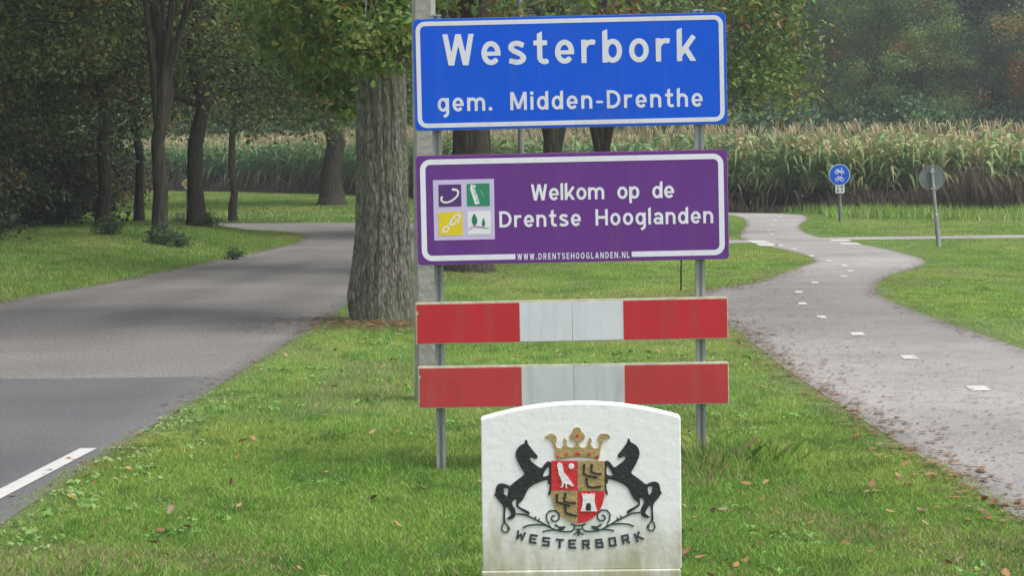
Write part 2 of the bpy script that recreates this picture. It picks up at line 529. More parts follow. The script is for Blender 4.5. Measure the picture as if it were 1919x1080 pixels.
class Grid:
    """bilinear look-up of a field on the ground"""
    def __init__(s, f, x0, x1, y0, y1, st, out):
        s.x0, s.y0, s.st, s.out = x0, y0, st, out
        xs_ = np.arange(x0, x1 + st, st); ys_ = np.arange(y0, y1 + st, st)
        X, Y = np.meshgrid(xs_, ys_)
        s.D = f(np.stack([X.ravel(), Y.ravel()], 1)).reshape(X.shape)

    def __call__(s, p):
        p = np.asarray(p, float)
        u = (p[:, 0] - s.x0) / s.st; v = (p[:, 1] - s.y0) / s.st
        ny, nx = s.D.shape
        ok = (u >= 0) & (v >= 0) & (u < nx - 1) & (v < ny - 1)
        uc = np.clip(u, 0, nx - 1.001); vc = np.clip(v, 0, ny - 1.001)
        i = uc.astype(int); j = vc.astype(int); a = uc - i; b = vc - j
        D = s.D
        r = (D[j, i] * (1 - a) + D[j, i + 1] * a) * (1 - b) + (D[j + 1, i] * (1 - a) + D[j + 1, i + 1] * a) * b
        return np.where(ok, r, s.out)


sdist = Grid(sdist_exact, -20, 16.5, -7, 78, .12, 9.0)
lverge = Grid(lambda p: np.where(pip(p, LEFT_POLY), np.minimum(seg_dist(p, RL), 9), 0.0), -60, 0, -7, 62, .4, 0.0)


def ground_z(pts):
    x, y = pts[:, 0], pts[:, 1]
    z = -.03 + .03 * (fnoise(x * .35 + 40, y * .35 + 9, 3) - .5)
    z = z + .25 * smooth(0, 2.5, lverge(pts))
    z = z + .2 * smooth(64, 82, y) * smooth(3, -3, x)
    far = smooth(200, 330, np.hypot(x, y - 50))
    return z * (1 - far) + far * -.03


def add_gz(pts):
    z = np.empty(len(pts))
    for i in range(0, len(pts), 60000):
        z[i:i + 60000] = ground_z(pts[i:i + 60000])
    return z


def strip_mesh(name, left, right, across, z, mat_, wear=None, parent=None):
    n = len(left)
    t = np.linspace(0, 1, across)
    pts = left[:, None, :] * (1 - t[None, :, None]) + right[:, None, :] * t[None, :, None]
    V = np.zeros((n, across, 3)); V[..., :2] = pts; V[..., 2] = z
    idx = np.arange(n * across).reshape(n, across)
    Fq = np.stack([idx[:-1, :-1], idx[:-1, 1:], idx[1:, 1:], idx[1:, :-1]], -1).reshape(-1, 4)
    w = np.ones((n, across)) if wear is None else wear(pts, t)
    col = np.repeat(w.reshape(-1, 1), 3, 1)
    me = mesh_np(name, V.reshape(-1, 3), Fq, col, True, 4)
    o = obj(name, me, mat_, parent)
    if parent is None: o["kind"] = "structure"
    return o


# ------------------------------------------------------------------ ground
xs = np.unique(np.r_[np.linspace(-900, -40, 16), np.arange(-40, 45, .6), np.linspace(45, 900, 16)])
ys = np.unique(np.r_[np.linspace(-700, -4, 12), np.arange(-4, 150, .6), np.linspace(150, 1200, 16)])
gx, gy = np.meshgrid(xs, ys)
gpts = np.stack([gx.ravel(), gy.ravel()], 1)
gzv = add_gz(gpts)
# keep the sheet below the paved surfaces
near = (np.abs(gpts[:, 0]) < 62) & (gpts[:, 1] > -8) & (gpts[:, 1] < 80)
sdv = np.full(len(gpts), 9.0); sdv[near] = sdist_exact(gpts[near])
gzv = np.where(sdv < .95, -.003, gzv)
idx = np.arange(len(gpts)).reshape(gx.shape)
gF = np.stack([idx[:-1, :-1], idx[:-1, 1:], idx[1:, 1:], idx[1:, :-1]], -1).reshape(-1, 4)
ground = obj("ground", mesh_np("ground", np.c_[gpts, gzv], gF, None, True, 4), M['soil'])
ground["kind"] = "structure"
_gz2 = gzv.reshape(gx.shape)


def surf(p):
    """height of the built ground sheet"""
    p = np.asarray(p, float)
    i = np.clip(np.searchsorted(xs, p[:, 0]) - 1, 0, len(xs) - 2); j = np.clip(np.searchsorted(ys, p[:, 1]) - 1, 0, len(ys) - 2)
    a = (p[:, 0] - xs[i]) / (xs[i + 1] - xs[i]); b = (p[:, 1] - ys[j]) / (ys[j + 1] - ys[j])
    return (_gz2[j, i] * (1 - a) + _gz2[j, i + 1] * a) * (1 - b) + (_gz2[j + 1, i] * (1 - a) + _gz2[j + 1, i + 1] * a) * b



# road: newer dark asphalt near, older chippings beyond the seam
M['road_new'] = road_mat("asphalt_new", (.085, .086, .089), (.108, .108, .110), speck=.26, dirt_amt=.2, coarse=70)
M['road_old'] = road_mat("asphalt_old", (.135, .127, .120), (.180, .170, .160), speck=.42, dirt_amt=.2, coarse=60)
M['path'] = road_mat("path_asphalt", (.240, .224, .216), (.315, .296, .285), speck=.24, dirt=(.085, .062, .048), dirt_amt=.6, coarse=70)
SEAM = 18.35
rl, rr = match(road_left, road_right, 260)
ks = int(np.argmin(np.abs((rl[:, 1] + rr[:, 1]) / 2 - SEAM)))


def cut_y(line, y):
    i = np.argmax(line[:, 1] > y)
    a, b = line[i - 1], line[i]
    p = a + (b - a) * (y - a[1]) / (b[1] - a[1])
    return np.vstack([line[:i], p]), np.vstack([p, line[i:]])


ln, lo = cut_y(road_left, SEAM); rn, ro = cut_y(road_right, SEAM)


def wear_old(pts, t):
    x = pts[..., 0]; y = pts[..., 1]
    w = np.ones(x.shape)
    for c in (.20, .52, .86):
        w = w - .17 * np.exp(-((t[None, :] - c - .04 * np.sin(y / 7)) / .085) ** 2) * smooth(19, 25, y) * (1 - .65 * smooth(36, 46, y))
    w = w * (1 + .10 * (fnoise(x * .6, y * .15, 3) - .5))
    edge = np.minimum(t, 1 - t)[None, :]
    return w * (1 - .30 * smooth(.045, 0, edge))


def wear_new(pts, t):
    x = pts[..., 0]; y = pts[..., 1]
    edge = np.minimum(t, 1 - t)[None, :]
    return (1 + .12 * (fnoise(x * .5, y * .2, 3) - .5)) * (1 + .25 * smooth(.12, 0, edge))


def wear_path(pts, t):
    x = pts[..., 0]; y = pts[..., 1]
    edge = np.minimum(t, 1 - t)[None, :]
    dull = 1 - .30 * smooth(18, 24, y) * (1 - smooth(30, 37, y))  # path surface darker along its middle stretch
    return dull * (1 + .22 * (fnoise(x * .8, y * .3, 4) - .5)) * (1 - .25 * smooth(.10, 0, edge) * (.5 + fnoise(x * 3, y * 3, 2)))


a_, b_ = match(ln, rn, 90)
road = strip_mesh("road", a_, b_, 40, 0.0, M['road_new'], wear_new)
a_, b_ = match(lo, ro, 220)
road_far = strip_mesh("road", a_, b_, 48, 0.0, M['road_old'], wear_old)
a_, b_ = match(path_left, path_right, 300)
path = strip_mesh("cycle_path", a_, b_, 40, 0.0, M['path'], wear_path)
for q in (CROSS_R, CROSS_L):
    n = 60
    A = np.linspace(q[0], q[1], n); B = np.linspace(q[3], q[2], n)
    strip_mesh("cross_path", A, B, 6, .003, M['path'])

# painted marks: children of the surface they lie on
def mark(name, quad, parent, z=.004):
    me = mesh_np(name, [(p[0], p[1], z) for p in quad], [(0, 1, 2, 3)], None, False, 4)
    return obj(name, me, M['paint'], parent)


def dash_px(cx_, cy_, wpx, length, parent, slant=0.0):
    c = G(cx_, cy_); s = (cy_ - (292 - .01135 * (cx_ - CX))) / CAM_H
    w = wpx / s / 2
    y0, y1 = c.y - length / 2, c.y + length / 2
    mark("paint_dash", [(c.x - w - slant, y0), (c.x + w - slant, y0), (c.x + w + slant, y1), (c.x - w + slant, y1)], parent)


for (x, y, w) in ((1833, 729, 37), (1704, 670.5, 28), (1607, 626.5, 25), (1540, 595, 17), (1503, 569.5, 16), (1497, 548, 14), (1527, 530, 12), (1581, 518.5, 13),
                  (1594, 508, 12), (1583, 498, 11), (1554, 489, 10), (1521, 480, 10), (1488, 467, 9), (1455, 459, 8), (1446, 440, 8), (1441, 432, 8), (1447, 421, 8), (1454, 413, 7), (1462, 407, 7)):
    dash_px(x, y, w, (.36 if y > 500 else .5), path, .01)
for quad in (((1424, 461.5), (1474, 461.5), (1452, 456.5), (1414, 456.5)), ((1412, 455.8), (1448, 455.8), (1432, 451.5), (1400, 451.5)), ((1578, 458.8), (1616, 458.8), (1606, 455.6), (1570, 455.6)), ((1560, 452.6), (1598, 452.6), (1590, 450), (1554, 450))):
    mark("paint_block", [G(*q).xy for q in quad], path)          # block marks where the cross path meets the cycle path
# dashed edge line of the near road: the visible stroke and the one towards the camera
eA, eB = G(-12, 934), G(166, 842)
d_ = (eB - eA).normalized()
for s0, s1 in ((-3.2, eB.length - eB.length + (eB - eA).length), (-9.2, -6.2)):
    p0 = eA + d_ * s0; p1 = eA + d_ * s1; nrm = Vector((d_.y, -d_.x, 0)) * .045
    mark("paint_line", [(p0 - nrm), (p0 + nrm), (p1 + nrm), (p1 - nrm)], road)

# ------------------------------------------------------------------ flat shapes: stroke lettering and traced emblems
def sd_strokes(strokes, X, Y):
    D = np.full(X.shape, 1e3)
    for pts, w in strokes:
        h = w / 2
        for i in range(len(pts) - 1):
            ax, ay = pts[i]; bx, by = pts[i + 1]
            dx, dy = bx - ax, by - ay; L_ = math.hypot(dx, dy)
            if L_ < 1e-9: continue
            dx /= L_; dy /= L_
            u = (X - ax) * dx + (Y - ay) * dy; v = -(X - ax) * dy + (Y - ay) * dx
            D = np.minimum(D, np.maximum(np.abs(u - L_ / 2) - L_ / 2, np.abs(v) - h))
            if i: D = np.minimum(D, np.hypot(X - ax, Y - ay) - h)
        if len(pts) > 2 and math.hypot(pts[0][0] - pts[-1][0], pts[0][1] - pts[-1][1]) < 1e-6:
            D = np.minimum(D, np.hypot(X - pts[0][0], Y - pts[0][1]) - h)
        if len(pts) == 1:
            D = np.minimum(D, np.hypot(X - pts[0][0], Y - pts[0][1]) - h)
    return D


def contours(D, x0, y0, st):
    ny, nx = D.shape
    ins = D < 0
    pt = {}; adj = {}

    def ep(a, b):
        k = (a, b) if a < b else (b, a)
        if k not in pt:
            (i0, j0), (i1, j1) = divmod(k[0], nx), divmod(k[1], nx)
            d0, d1 = D[i0, j0], D[i1, j1]; t = d0 / (d0 - d1)
            pt[k] = (x0 + st * (j0 + (j1 - j0) * t), y0 + st * (i0 + (i1 - i0) * t))
        return k
    S = ins[:-1, :-1].astype(int) + ins[:-1, 1:] + ins[1:, 1:] + ins[1:, :-1]
    for i, j in zip(*np.nonzero((S > 0) & (S < 4))):
        q = [i * nx + j, i * nx + j + 1, (i + 1) * nx + j + 1, (i + 1) * nx + j]
        v = [ins[i, j], ins[i, j + 1], ins[i + 1, j + 1], ins[i + 1, j]]
        cr = [ep(q[k], q[(k + 1) % 4]) for k in range(4) if v[k] != v[(k + 1) % 4]]
        for k in range(0, len(cr), 2):
            adj.setdefault(cr[k], []).append(cr[k + 1]); adj.setdefault(cr[k + 1], []).append(cr[k])
    loops = []; seen = set()
    for s in adj:
        if s in seen: continue
        lp = [s]; seen.add(s); cur = s
        while True:
            nx_ = [k for k in adj[cur] if k not in seen]
            if not nx_: break
            cur = nx_[0]; seen.add(cur); lp.append(cur)
        if len(lp) > 3: loops.append(simplify([pt[k] for k in lp], st * .06))
    return [l for l in loops if len(l) > 2]


def simplify(l, eps):
    out = []
    n = len(l); i = 0
    keep = [l[0]]
    for k in range(1, n):
        a = keep[-1]; c = l[(k + 1) % n]; b = l[k]
        dx, dy = c[0] - a[0], c[1] - a[1]; L_ = math.hypot(dx, dy)
        d = abs((b[0] - a[0]) * dy - (b[1] - a[1]) * dx) / L_ if L_ > 1e-9 else 1
        if d > eps or math.hypot(b[0] - a[0], b[1] - a[1]) > eps * 140: keep.append(b)
    return keep


def fill(name, loops, Y, thick, material, parent, root_loc, lift=0.0):
    """flat solid from loops of world (x, z); front face at y = Y - lift - thick"""
    cu = bpy.data.curves.new(name, 'CURVE'); cu.dimensions = '2D'; cu.fill_mode = 'BOTH'; cu.extrude = thick / 2
    for lp in loops:
        sp = cu.splines.new('POLY'); sp.points.add(len(lp) - 1); sp.use_cyclic_u = True
        sp.points.foreach_set("co", np.c_[np.array(lp, float), np.zeros(len(lp)), np.ones(len(lp))].ravel())
    t = bpy.data.objects.new("tmp", cu)
    me = bpy.data.meshes.new_from_object(t)
    bpy.data.objects.remove(t); bpy.data.curves.remove(cu)
    me.name = name
    n = len(me.vertices); co = np.empty(n * 3); me.vertices.foreach_get("co", co); co = co.reshape(-1, 3)
    out = np.c_[co[:, 0], Y - lift - thick / 2 - co[:, 2], co[:, 1]] - np.array(root_loc)
    me.vertices.foreach_set("co", out.astype(np.float32).ravel())
    me.materials.clear(); me.update()
    return obj(name, me, material, parent)


def arc(cx, cy, rx, ry, a0, a1, n=14):
    return [(cx + rx * math.cos(math.radians(a0 + (a1 - a0) * i / n)), cy + ry * math.sin(math.radians(a0 + (a1 - a0) * i / n))) for i in range(n + 1)]


S = .165; H_ = S / 2; XH = .745                         # stem width and x-height of the traffic-sign letter
def bowl(cx, rx): return arc(cx, XH / 2, rx, XH / 2 - H_ + .012, 0, 360, 26)
BR = .225
GL = {   # glyph: (width, strokes, cut half-planes (nx, ny, c): keep nx*x+ny*y <= c)
 'W': (1.02, [([(.09, 1.02), (.28, -.02)], S), ([(.28, -.02), (.51, 1.02)], S), ([(.51, 1.02), (.74, -.02)], S), ([(.74, -.02), (.93, 1.02)], S)], [(0, 1, 1), (0, -1, 0)]),
 'e': (.62, [(arc(.31, XH / 2, BR, XH / 2 - H_ + .012, -4, 320, 24), S), ([(.09, XH / 2 - .02), (.615, XH / 2 - .02)], .13)], [(.6, -1, 10)]),
 's': (.58, [([(.515, .60)] + arc(.29, .545, .19, .125, 40, 200, 10) + [(.19, .43), (.40, .33)] + arc(.29, .20, .215, .135, 20, -130, 10)[0:] + [(.045, .12)], S)], []),
 't': (.48, [([(.22, 1.08), (.22, .2)], S), ([(.02, XH - .075), (.46, XH - .075)], S * .95), ([(.22, .3)] + arc(.38, .21, .16, .142, 180, 285, 8) + [(.47, .10)], S)], [(-.45, 1, .90)]),
 'r': (.45, [([(.085, 0), (.085, XH)], S), (arc(.33, .42, .245, .245, 180, 80, 10) + [(.44, .645)], S)], []),
 'b': (.63, [([(.085, 0), (.085, 1.2)], S), (bowl(.33, .22), S)], [(-.4, 1, 1.0)]),
 'o': (.63, [(bowl(.315, .232), S)], []),
 'k': (.62, [([(.085, 0), (.085, 1.2)], S), ([(.12, .22), (.55, .80)], S), ([(.27, .42), (.56, -.06)], S)], [(-.4, 1, 1.0), (0, -1, 0)]),
 'g': (.63, [(bowl(.30, .22), S), ([(.545, XH)] + [(.545, .0)] + arc(.33, -.06, .215, .2, 0, -70, 8) + [(.33, -.29)], S)], []),
 'm': (1.0, [([(.085, 0), (.085, XH)], S), ([(.50, 0), (.50, .44)] + arc(.295, .44, .205, .225, 0, 180, 12), S), ([(.915, 0), (.915, .44)] + arc(.71, .44, .205, .225, 0, 180, 12), S)], []),
 'n': (.62, [([(.085, 0), (.085, XH)], S), ([(.53, 0), (.53, .44)] + arc(.31, .44, .22, .225, 0, 180, 12), S)], []),
 'h': (.62, [([(.085, 0), (.085, 1.2)], S), ([(.53, 0), (.53, .44)] + arc(.31, .44, .22, .225, 0, 180, 12), S)], [(-.4, 1, 1.0)]),
 'd': (.63, [([(.545, 0), (.545, 1.2)], S), (bowl(.30, .22), S)], [(-.4, 1, .80)]),
 'i': (.18, [([(.09, 0), (.09, XH)], S), ([(.09, .92)], .2)], []),
 'l': (.17, [([(.085, 0), (.085, 1.2)], S)], [(-.4, 1, 1.0)]),
 'p': (.63, [([(.085, -.27), (.085, XH)], S), (bowl(.33, .22), S)], []),
 'a': (.60, [([(.515, 0), (.515, .47)] + arc(.30, .47, .215, .195, 0, 150, 10), S), (arc(.28, .225, .20, .15, 0, 360, 18), S * .93)], []),
 '.': (.2, [([(.1, .1)], .21)], []),
 '-': (.42, [([(.02, .36), (.40, .36)], .13)], []),
 'M': (.92, [([(.085, 0), (.085, 1)], S), ([(.835, 0), (.835, 1)], S), ([(.10, 1.02), (.46, .08)], S), ([(.46, .08), (.82, 1.02)], S)], [(0, 1, 1), (0, -1, 0)]),
 'D': (.76, [([(.085, 0), (.085, 1)], S), ([(.02, .917), (.30, .917)] + arc(.30, .5, .375, .417, 90, -90, 18) + [(.02, .083)], S)], [(-1, 0, 0)]),
 'H': (.76, [([(.085, 0), (.085, 1)], S), ([(.675, 0), (.675, 1)], S), ([(.085, .5), (.675, .5)], S)], []),
 'R': (.72, [([(.085, 0), (.085, 1)], S), ([(.02, .917), (.40, .917)] + arc(.40, .69, .21, .227, 90, -90, 12) + [(.05, .463)], S), ([(.36, .45), (.62, -.04)], S)], [(0, -1, 0), (-1, 0, 0)]),
 'E': (.60, [([(.085, 0), (.085, 1)], S), ([(.085, .917), (.58, .917)], S), ([(.085, .5), (.53, .5)], S), ([(.085, .083), (.59, .083)], S)], []),
 'N': (.76, [([(.085, 0), (.085, 1)], S), ([(.675, 0), (.675, 1)], S), ([(.08, 1.0), (.68, 0)], S)], []),
 'T': (.66, [([(.33, 0), (.33, 1)], S), ([(.0, .917), (.66, .917)], S)], []),
 'S': (.68, [([(.60, .78)] + arc(.33, .71, .235, .207, 35, 215, 12) + [(.33, .51)] + arc(.35, .285, .235, .207, 45, -145, 12) + [(.07, .21)], S)], []),
 'O': (.78, [(arc(.39, .5, .305, .42, 0, 360, 28), S)], []),
 'G': (.76, [(arc(.39, .5, .305, .42, 40, 330, 24), S), ([(.42, .44), (.70, .44)], S), ([(.66, .48), (.66, .12)], S)], []),
 'L': (.58, [([(.085, 0), (.085, 1)], S), ([(.085, .083), (.56, .083)], S)], []),
 'A': (.78, [([(.07, -.02), (.39, 1.05)], S), ([(.71, -.02), (.39, 1.05)], S), ([(.18, .27), (.6, .27)], S)], [(0, 1, 1), (0, -1, 0)]),
}
_gc = {}
def glyph(ch):
    if ch not in _gc:
        w, st, cuts = GL[ch]
        step = .022
        X, Y = np.meshgrid(np.arange(-.12, w + .14, step), np.arange(-.42, 1.2, step))
        D = sd_strokes(st, X, Y)
        for nx_, ny_, c in cuts: D = np.maximum(D, (nx_ * X + ny_ * Y - c) / math.hypot(nx_, ny_))
        _gc[ch] = contours(D, -.12, -.42, step)
    return _gc[ch]


def text_words(txt, p0, p1, cap, Y, space=.42, cond=1.0):
    """p0, p1: pixel ends of the baseline; cap: cap height in pixels"""
    a, b = P(*p0, Y), P(*p1, Y)
    ex = Vector((b.x - a.x, b.z - a.z)); Lw = ex.length; ex /= Lw; ez = Vector((-ex.y, ex.x))
    cap = cap * Y / F_PX
    tot = sum(GL[c][0] * cond if c != ' ' else space for c in txt)
    trk = (Lw / cap - tot) / (len(txt) - 1)
    x = 0; words = [[]]
    for c in txt:
        if c != ' ':
            for lp in glyph(c):
                words[-1].append([(a.x + (ex.x * (x + u * cond) + ez.x * v) * cap, a.z + (ex.y * (x + u * cond) + ez.y * v) * cap) for u, v in lp])
        else: words.append([])
        x += (GL[c][0] * cond if c != ' ' else space) + trk
    return words


def rrect(w, h, r, n=6):
    pts = []
    for cx_, cy_, a0 in ((w / 2 - r, h / 2 - r, 0), (-w / 2 + r, h / 2 - r, 90), (-w / 2 + r, -h / 2 + r, 180), (w / 2 - r, -h / 2 + r, 270)):
        pts += arc(cx_, cy_, r, r, a0, a0 + 90, n)
    return pts


def place(loops, c, ang):
    ca, sa = math.cos(ang), math.sin(ang)
    return [[(c.x + x * ca - z * sa, c.z + x * sa + z * ca) for x, z in lp] for lp in loops]


# ------------------------------------------------------------------ the town sign on two steel posts
SY = 12.8; PX = SY / F_PX                                  # metres per photograph pixel at the sign
base = (G(827, 872) + G(1315, 872)) / 2
root_loc = Vector((base.x, SY, 0))
town = thing("town_sign", root_loc, "blue and purple town entry sign with red and white boards on two steel posts", "sign")
for (xt, xb) in ((820.5, 827), (1307.5, 1315)):
    mb = MB()
    top, bot = P(xt, 30 if xt < 1000 else 20, SY + .05), P(xb, 872, SY + .05)
    x0 = bot.x; hw = .022; y0, y1 = SY + .035, SY + .085; zt = top.z
    prof = [(-hw, 0), (-hw * .35, 0), (-hw * .35, .012), (hw * .35, .012), (hw * .35, 0), (hw, 0), (hw, .05), (-hw, .05)]
    b = 0
    for z in (-.4, zt):
        for u, v in prof: mb.v.append(Vector((x0 + u, y0 + v, z)))
    n = len(prof)
    mb.f.append(tuple(range(n))[::-1]); mb.f.append(tuple(range(n, 2 * n)))
    for i in range(n): mb.f.append((i, (i + 1) % n, n + (i + 1) % n, n + i))
    p = obj("post", mb.mesh("post", root_loc), M['galv'], town)
    cap_ = MB().box((x0 - .026, y0 - .004, zt), (x0 + .026, y1 + .004, zt + .008)).mesh("post_cap", root_loc)
    obj("post_cap", cap_, M['galv'], p)


def plate(name, tl, tr, br, bl, mat_, edge_mat, r, thick=.03):
    c4 = [P(*q, SY) for q in (tl, tr, br, bl)]
    c = sum(c4, Vector()) / 4
    w = ((c4[1] - c4[0]).length + (c4[2] - c4[3]).length) / 2
    h = ((c4[0] - c4[3]).length + (c4[1] - c4[2]).length) / 2
    e = (c4[1] - c4[0]) + (c4[2] - c4[3]); ang = math.atan2(e.z, e.x)
    pl = fill(name, place([rrect(w, h, r)], c, ang), SY + thick, thick, edge_mat, town, root_loc)
    fill(name + "_face", place([rrect(w - .006, h - .006, r - .003)], c, ang), SY, .0015, mat_, pl, root_loc)
    return pl, c, w, h, ang


pl, c, w, h, ang = plate("name_plate", (773, 35.5), (1358.5, 22), (1365, 232), (778, 245.5), M['blue'], M['plate_edge'], .022)
ins, bw = 5.2 * PX, 8.2 * PX
fill("border", place([rrect(w - 2 * ins, h - 2 * ins, .045), rrect(w - 2 * ins - 2 * bw, h - 2 * ins - 2 * bw, .045 - bw)], c, ang), SY, .001, M['film'], pl, root_loc, .0015)
for wl in text_words("Westerbork", (829.5, 122.8), (1305, 113.6), 58.5, SY): fill("lettering", wl, SY, .001, M['film'], pl, root_loc, .0015)
for wl in text_words("gem. Midden-Drenthe", (820.5, 209.0), (1317, 199.2), 33.8, SY, .62): fill("lettering", wl, SY, .001, M['film'], pl, root_loc, .0015)

pl, c, w, h, ang = plate("welcome_plate", (779, 291.5), (1363, 279.5), (1366.5, 485.5), (783, 498), M['purple'], M['pedge'], .018)
ins, bw = 7.8 * PX, 10 * PX
ow, oh, iw, ih = w - 2 * ins, h - 2 * ins, w - 2 * ins - 2 * bw, h - 2 * ins - 2 * bw
ro, ri = .05, .05 - bw
gl, gr = P(966, 488, SY), P(1184, 483, SY)
ca, sa = math.cos(ang), math.sin(ang)
lx = lambda q: (q.x - c.x) * ca + (q.z - c.z) * sa
ol = rrect(ow, oh, ro, 8); il = rrect(iw, ih, ri, 8)
# outer loop runs anticlockwise from the right side; cut it open at the web address
def open_ring(g0, g1):
    q = lambda l: l
    o_ = ol; i_ = il
    # order: right-top corner, left-top, left-bottom, right-bottom
    k = len(o_) // 4
    o_seq = o_[3 * k:] + o_[:3 * k]; i_seq = i_[3 * k:] + i_[:3 * k]      # right-bottom .. left-bottom
    return [(g1, -oh / 2)] + o_seq + [(g0, -oh / 2), (g0, -ih / 2)] + i_seq[::-1] + [(g1, -ih / 2)]
fill("border", place([open_ring(lx(gl), lx(gr))], c, ang), SY, .001, M['pfilm'], pl, root_loc, .0015)
for wl in text_words("Welkom op de", (995, 376), (1263.5, 370.6), 30.5, SY, .62): fill("lettering", wl, SY, .001, M['pfilm'], pl, root_loc, .0015)
for wl in text_words("Drentse Hooglanden", (936, 426.6), (1336.8, 418.2), 30.5, SY, .6): fill("lettering", wl, SY, .001, M['pfilm'], pl, root_loc, .0015)
for wl in text_words("WWW.DRENTSEHOOGLANDEN.NL", (969.6, 487.4), (1180, 483.3), 11.6, SY, cond=.74): fill("lettering", wl, SY, .001, M['pfilm'], pl, root_loc, .0015)


def zq(u, v):                                           # enlarged view of the logo: 7.2 x from (780, 320)
    q = P(780 + u / 7.2, 320 + v / 7.2, SY); return (q.x, q.z)


def zpoly(pts): return [zq(*p) for p in pts]


def zstroke(strokes, step=.0016):
    st = [([zq(*p) for p in pts], wd / 7.2 * PX) for pts, wd in strokes]
    xs_ = [p[0] for s_ in st for p in s_[0]]; ys_ = [p[1] for s_ in st for p in s_[0]]
    m_ = .012
    X, Y = np.meshgrid(np.arange(min(xs_) - m_, max(xs_) + m_, step), np.arange(min(ys_) - m_, max(ys_) + m_, step))
    return contours(sd_strokes(st, X, Y), X[0, 0], Y[0, 0], step)


fill("logo_panel", [zpoly([(225, 128), (1048, 108), (1062, 925), (245, 942)])], SY, .001, M['lilac'], pl, root_loc, .0015)
L2, L3 = .0025, .0035
fill("logo_tile", [zpoly([(300, 188), (605, 182), (611, 480), (306, 487)])], SY, .001, M['dpurple'], pl, root_loc, L2)
fill("logo_tile", [zpoly([(680, 176), (988, 168), (994, 474), (687, 480)])], SY, .001, M['green_tile'], pl, root_loc, L2)
fill("logo_tile", [zpoly([(300, 562), (622, 552), (630, 868), (308, 876)])], SY, .001, M['yellow_tile'], pl, root_loc, L2)
fill("logo_tile", [zpoly([(688, 550), (1002, 542), (1008, 858), (694, 868)])], SY, .001, M['cream'], pl, root_loc, L2)
fill("logo_tile", [zpoly([(702, 562), (988, 556), (994, 846), (708, 854)])], SY, .0004, M['tilewhite'], pl, root_loc, L3)
fill("logo_mark", zstroke([([(352, 345), (340, 375), (345, 405), (375, 425), (420, 425), (470, 408), (520, 372), (555, 335), (566, 290), (550, 262), (515, 252), (482, 256)], 30)]), SY, .0006, M['tilewhite'], pl, root_loc, L3)
fill("logo_mark", zstroke([([(356, 360), (352, 385), (368, 408), (420, 413), (468, 394), (515, 360), (548, 322), (553, 290), (540, 270)], 5)]), SY, .0004, M['dpurple'], pl, root_loc, L3 + .0006)
fill("logo_mark", zstroke([([(772, 190), (760, 240), (778, 300), (800, 360), (815, 410), (828, 450)], 66)]), SY, .0006, M['tilewhite'], pl, root_loc, L3)
_r = random.Random(3)
fill("logo_mark", zstroke([([(772 - 30 + _r.uniform(0, 50) + max(0, k) * 4.5, 200 + k * 16), (772 - 20 + _r.uniform(0, 50) + k * 4.5, 206 + k * 16 + _r.uniform(-8, 8))], 6) for k in range(15)], .0009), SY, .0004, M['green_tile'], pl, root_loc, L3 + .0006)
fill("logo_mark", zstroke([([(862, 258), (888, 305), (910, 355)], 5)], .0009), SY, .0004, M['lilac'], pl, root_loc, L3)
dots = []
for k in range(26):
    a = 2 * math.pi * k / 26
    u, v = 95 * math.cos(a), 38 * math.sin(a)
    dots.append(([(522 + u * .68 + v * .72, 662 - u * .72 + v * .68)], 22))
for k in range(16):
    a = 2 * math.pi * k / 16
    u, v = 46 * math.cos(a), 30 * math.sin(a)
    dots.append(([(400 + u * .68 + v * .72, 790 - u * .72 + v * .68)], 22))
for k in range(14): dots.append(([(522 + _r.uniform(-50, 50), 662 + _r.uniform(-50, 50))], 14))
fill("logo_mark", zstroke(dots, .0010), SY, .0006, M['tilewhite'], pl, root_loc, L3)
hill = [(706, 800), (712, 772), (750, 752), (800, 748), (860, 760), (920, 772), (986, 778), (940, 780), (860, 776), (800, 772), (760, 780), (730, 796)]
fill("logo_mark", [zpoly(hill)], SY, .0004, M['pink'], pl, root_loc, L3 + .0005)
for pts in ([(782, 574), (805, 610), (826, 660), (820, 705), (798, 738), (775, 735), (755, 700), (750, 650), (765, 605)], [(907, 638), (922, 670), (932, 705), (925, 745), (910, 758), (895, 745), (886, 715), (893, 675)]):
    fill("logo_mark", [zpoly(pts)], SY, .0006, M['treeg'], pl, root_loc, L3 + .0010)
fill("logo_mark", zstroke([([(775, 742), (850, 755), (920, 768), (985, 774)], 6)], .0008), SY, .0004, M['treeg'], pl, root_loc, L3 + .0012)

for (tl, tr, br, bl, rd, wh) in (((778, 568), (1364, 556), (1365, 635), (780, 646), M['red'], M['bwhite']),
                                 ((783, 687.5), (1366, 678.5), (1366, 757), (784.5, 766.5), M['redold'], M['bwhite2'])):
    pl, c, w, h, ang = plate("barrier_board", tl, tr, br, bl, M['bedge'], M['bedge'], .006, .025)
    for x0, x1, mm, nm in ((0.004, .332, rd, "red_panel"), (.3335, .500, wh, "white_panel"), (.502, .664, wh, "white_panel"), (.6655, .997, rd, "red_panel")):
        q = [(x0 * w - w / 2, -h / 2 + .005), (x1 * w - w / 2, -h / 2 + .005), (x1 * w - w / 2, h / 2 - .010), (x0 * w - w / 2, h / 2 - .010)]
        if nm == "red_panel" and x0 < .1:      # chipped film at the free end
            q = q[:3] + [(x0 * w - w / 2, h / 2 - .010), (x0 * w - w / 2, h / 2 - .035), (x0 * w - w / 2 + .011, h / 2 - .052), (x0 * w - w / 2 + .002, h / 2 - .06)]
        fill(nm, place([q], c, ang), SY, .002, mm, pl, root_loc, .0015)

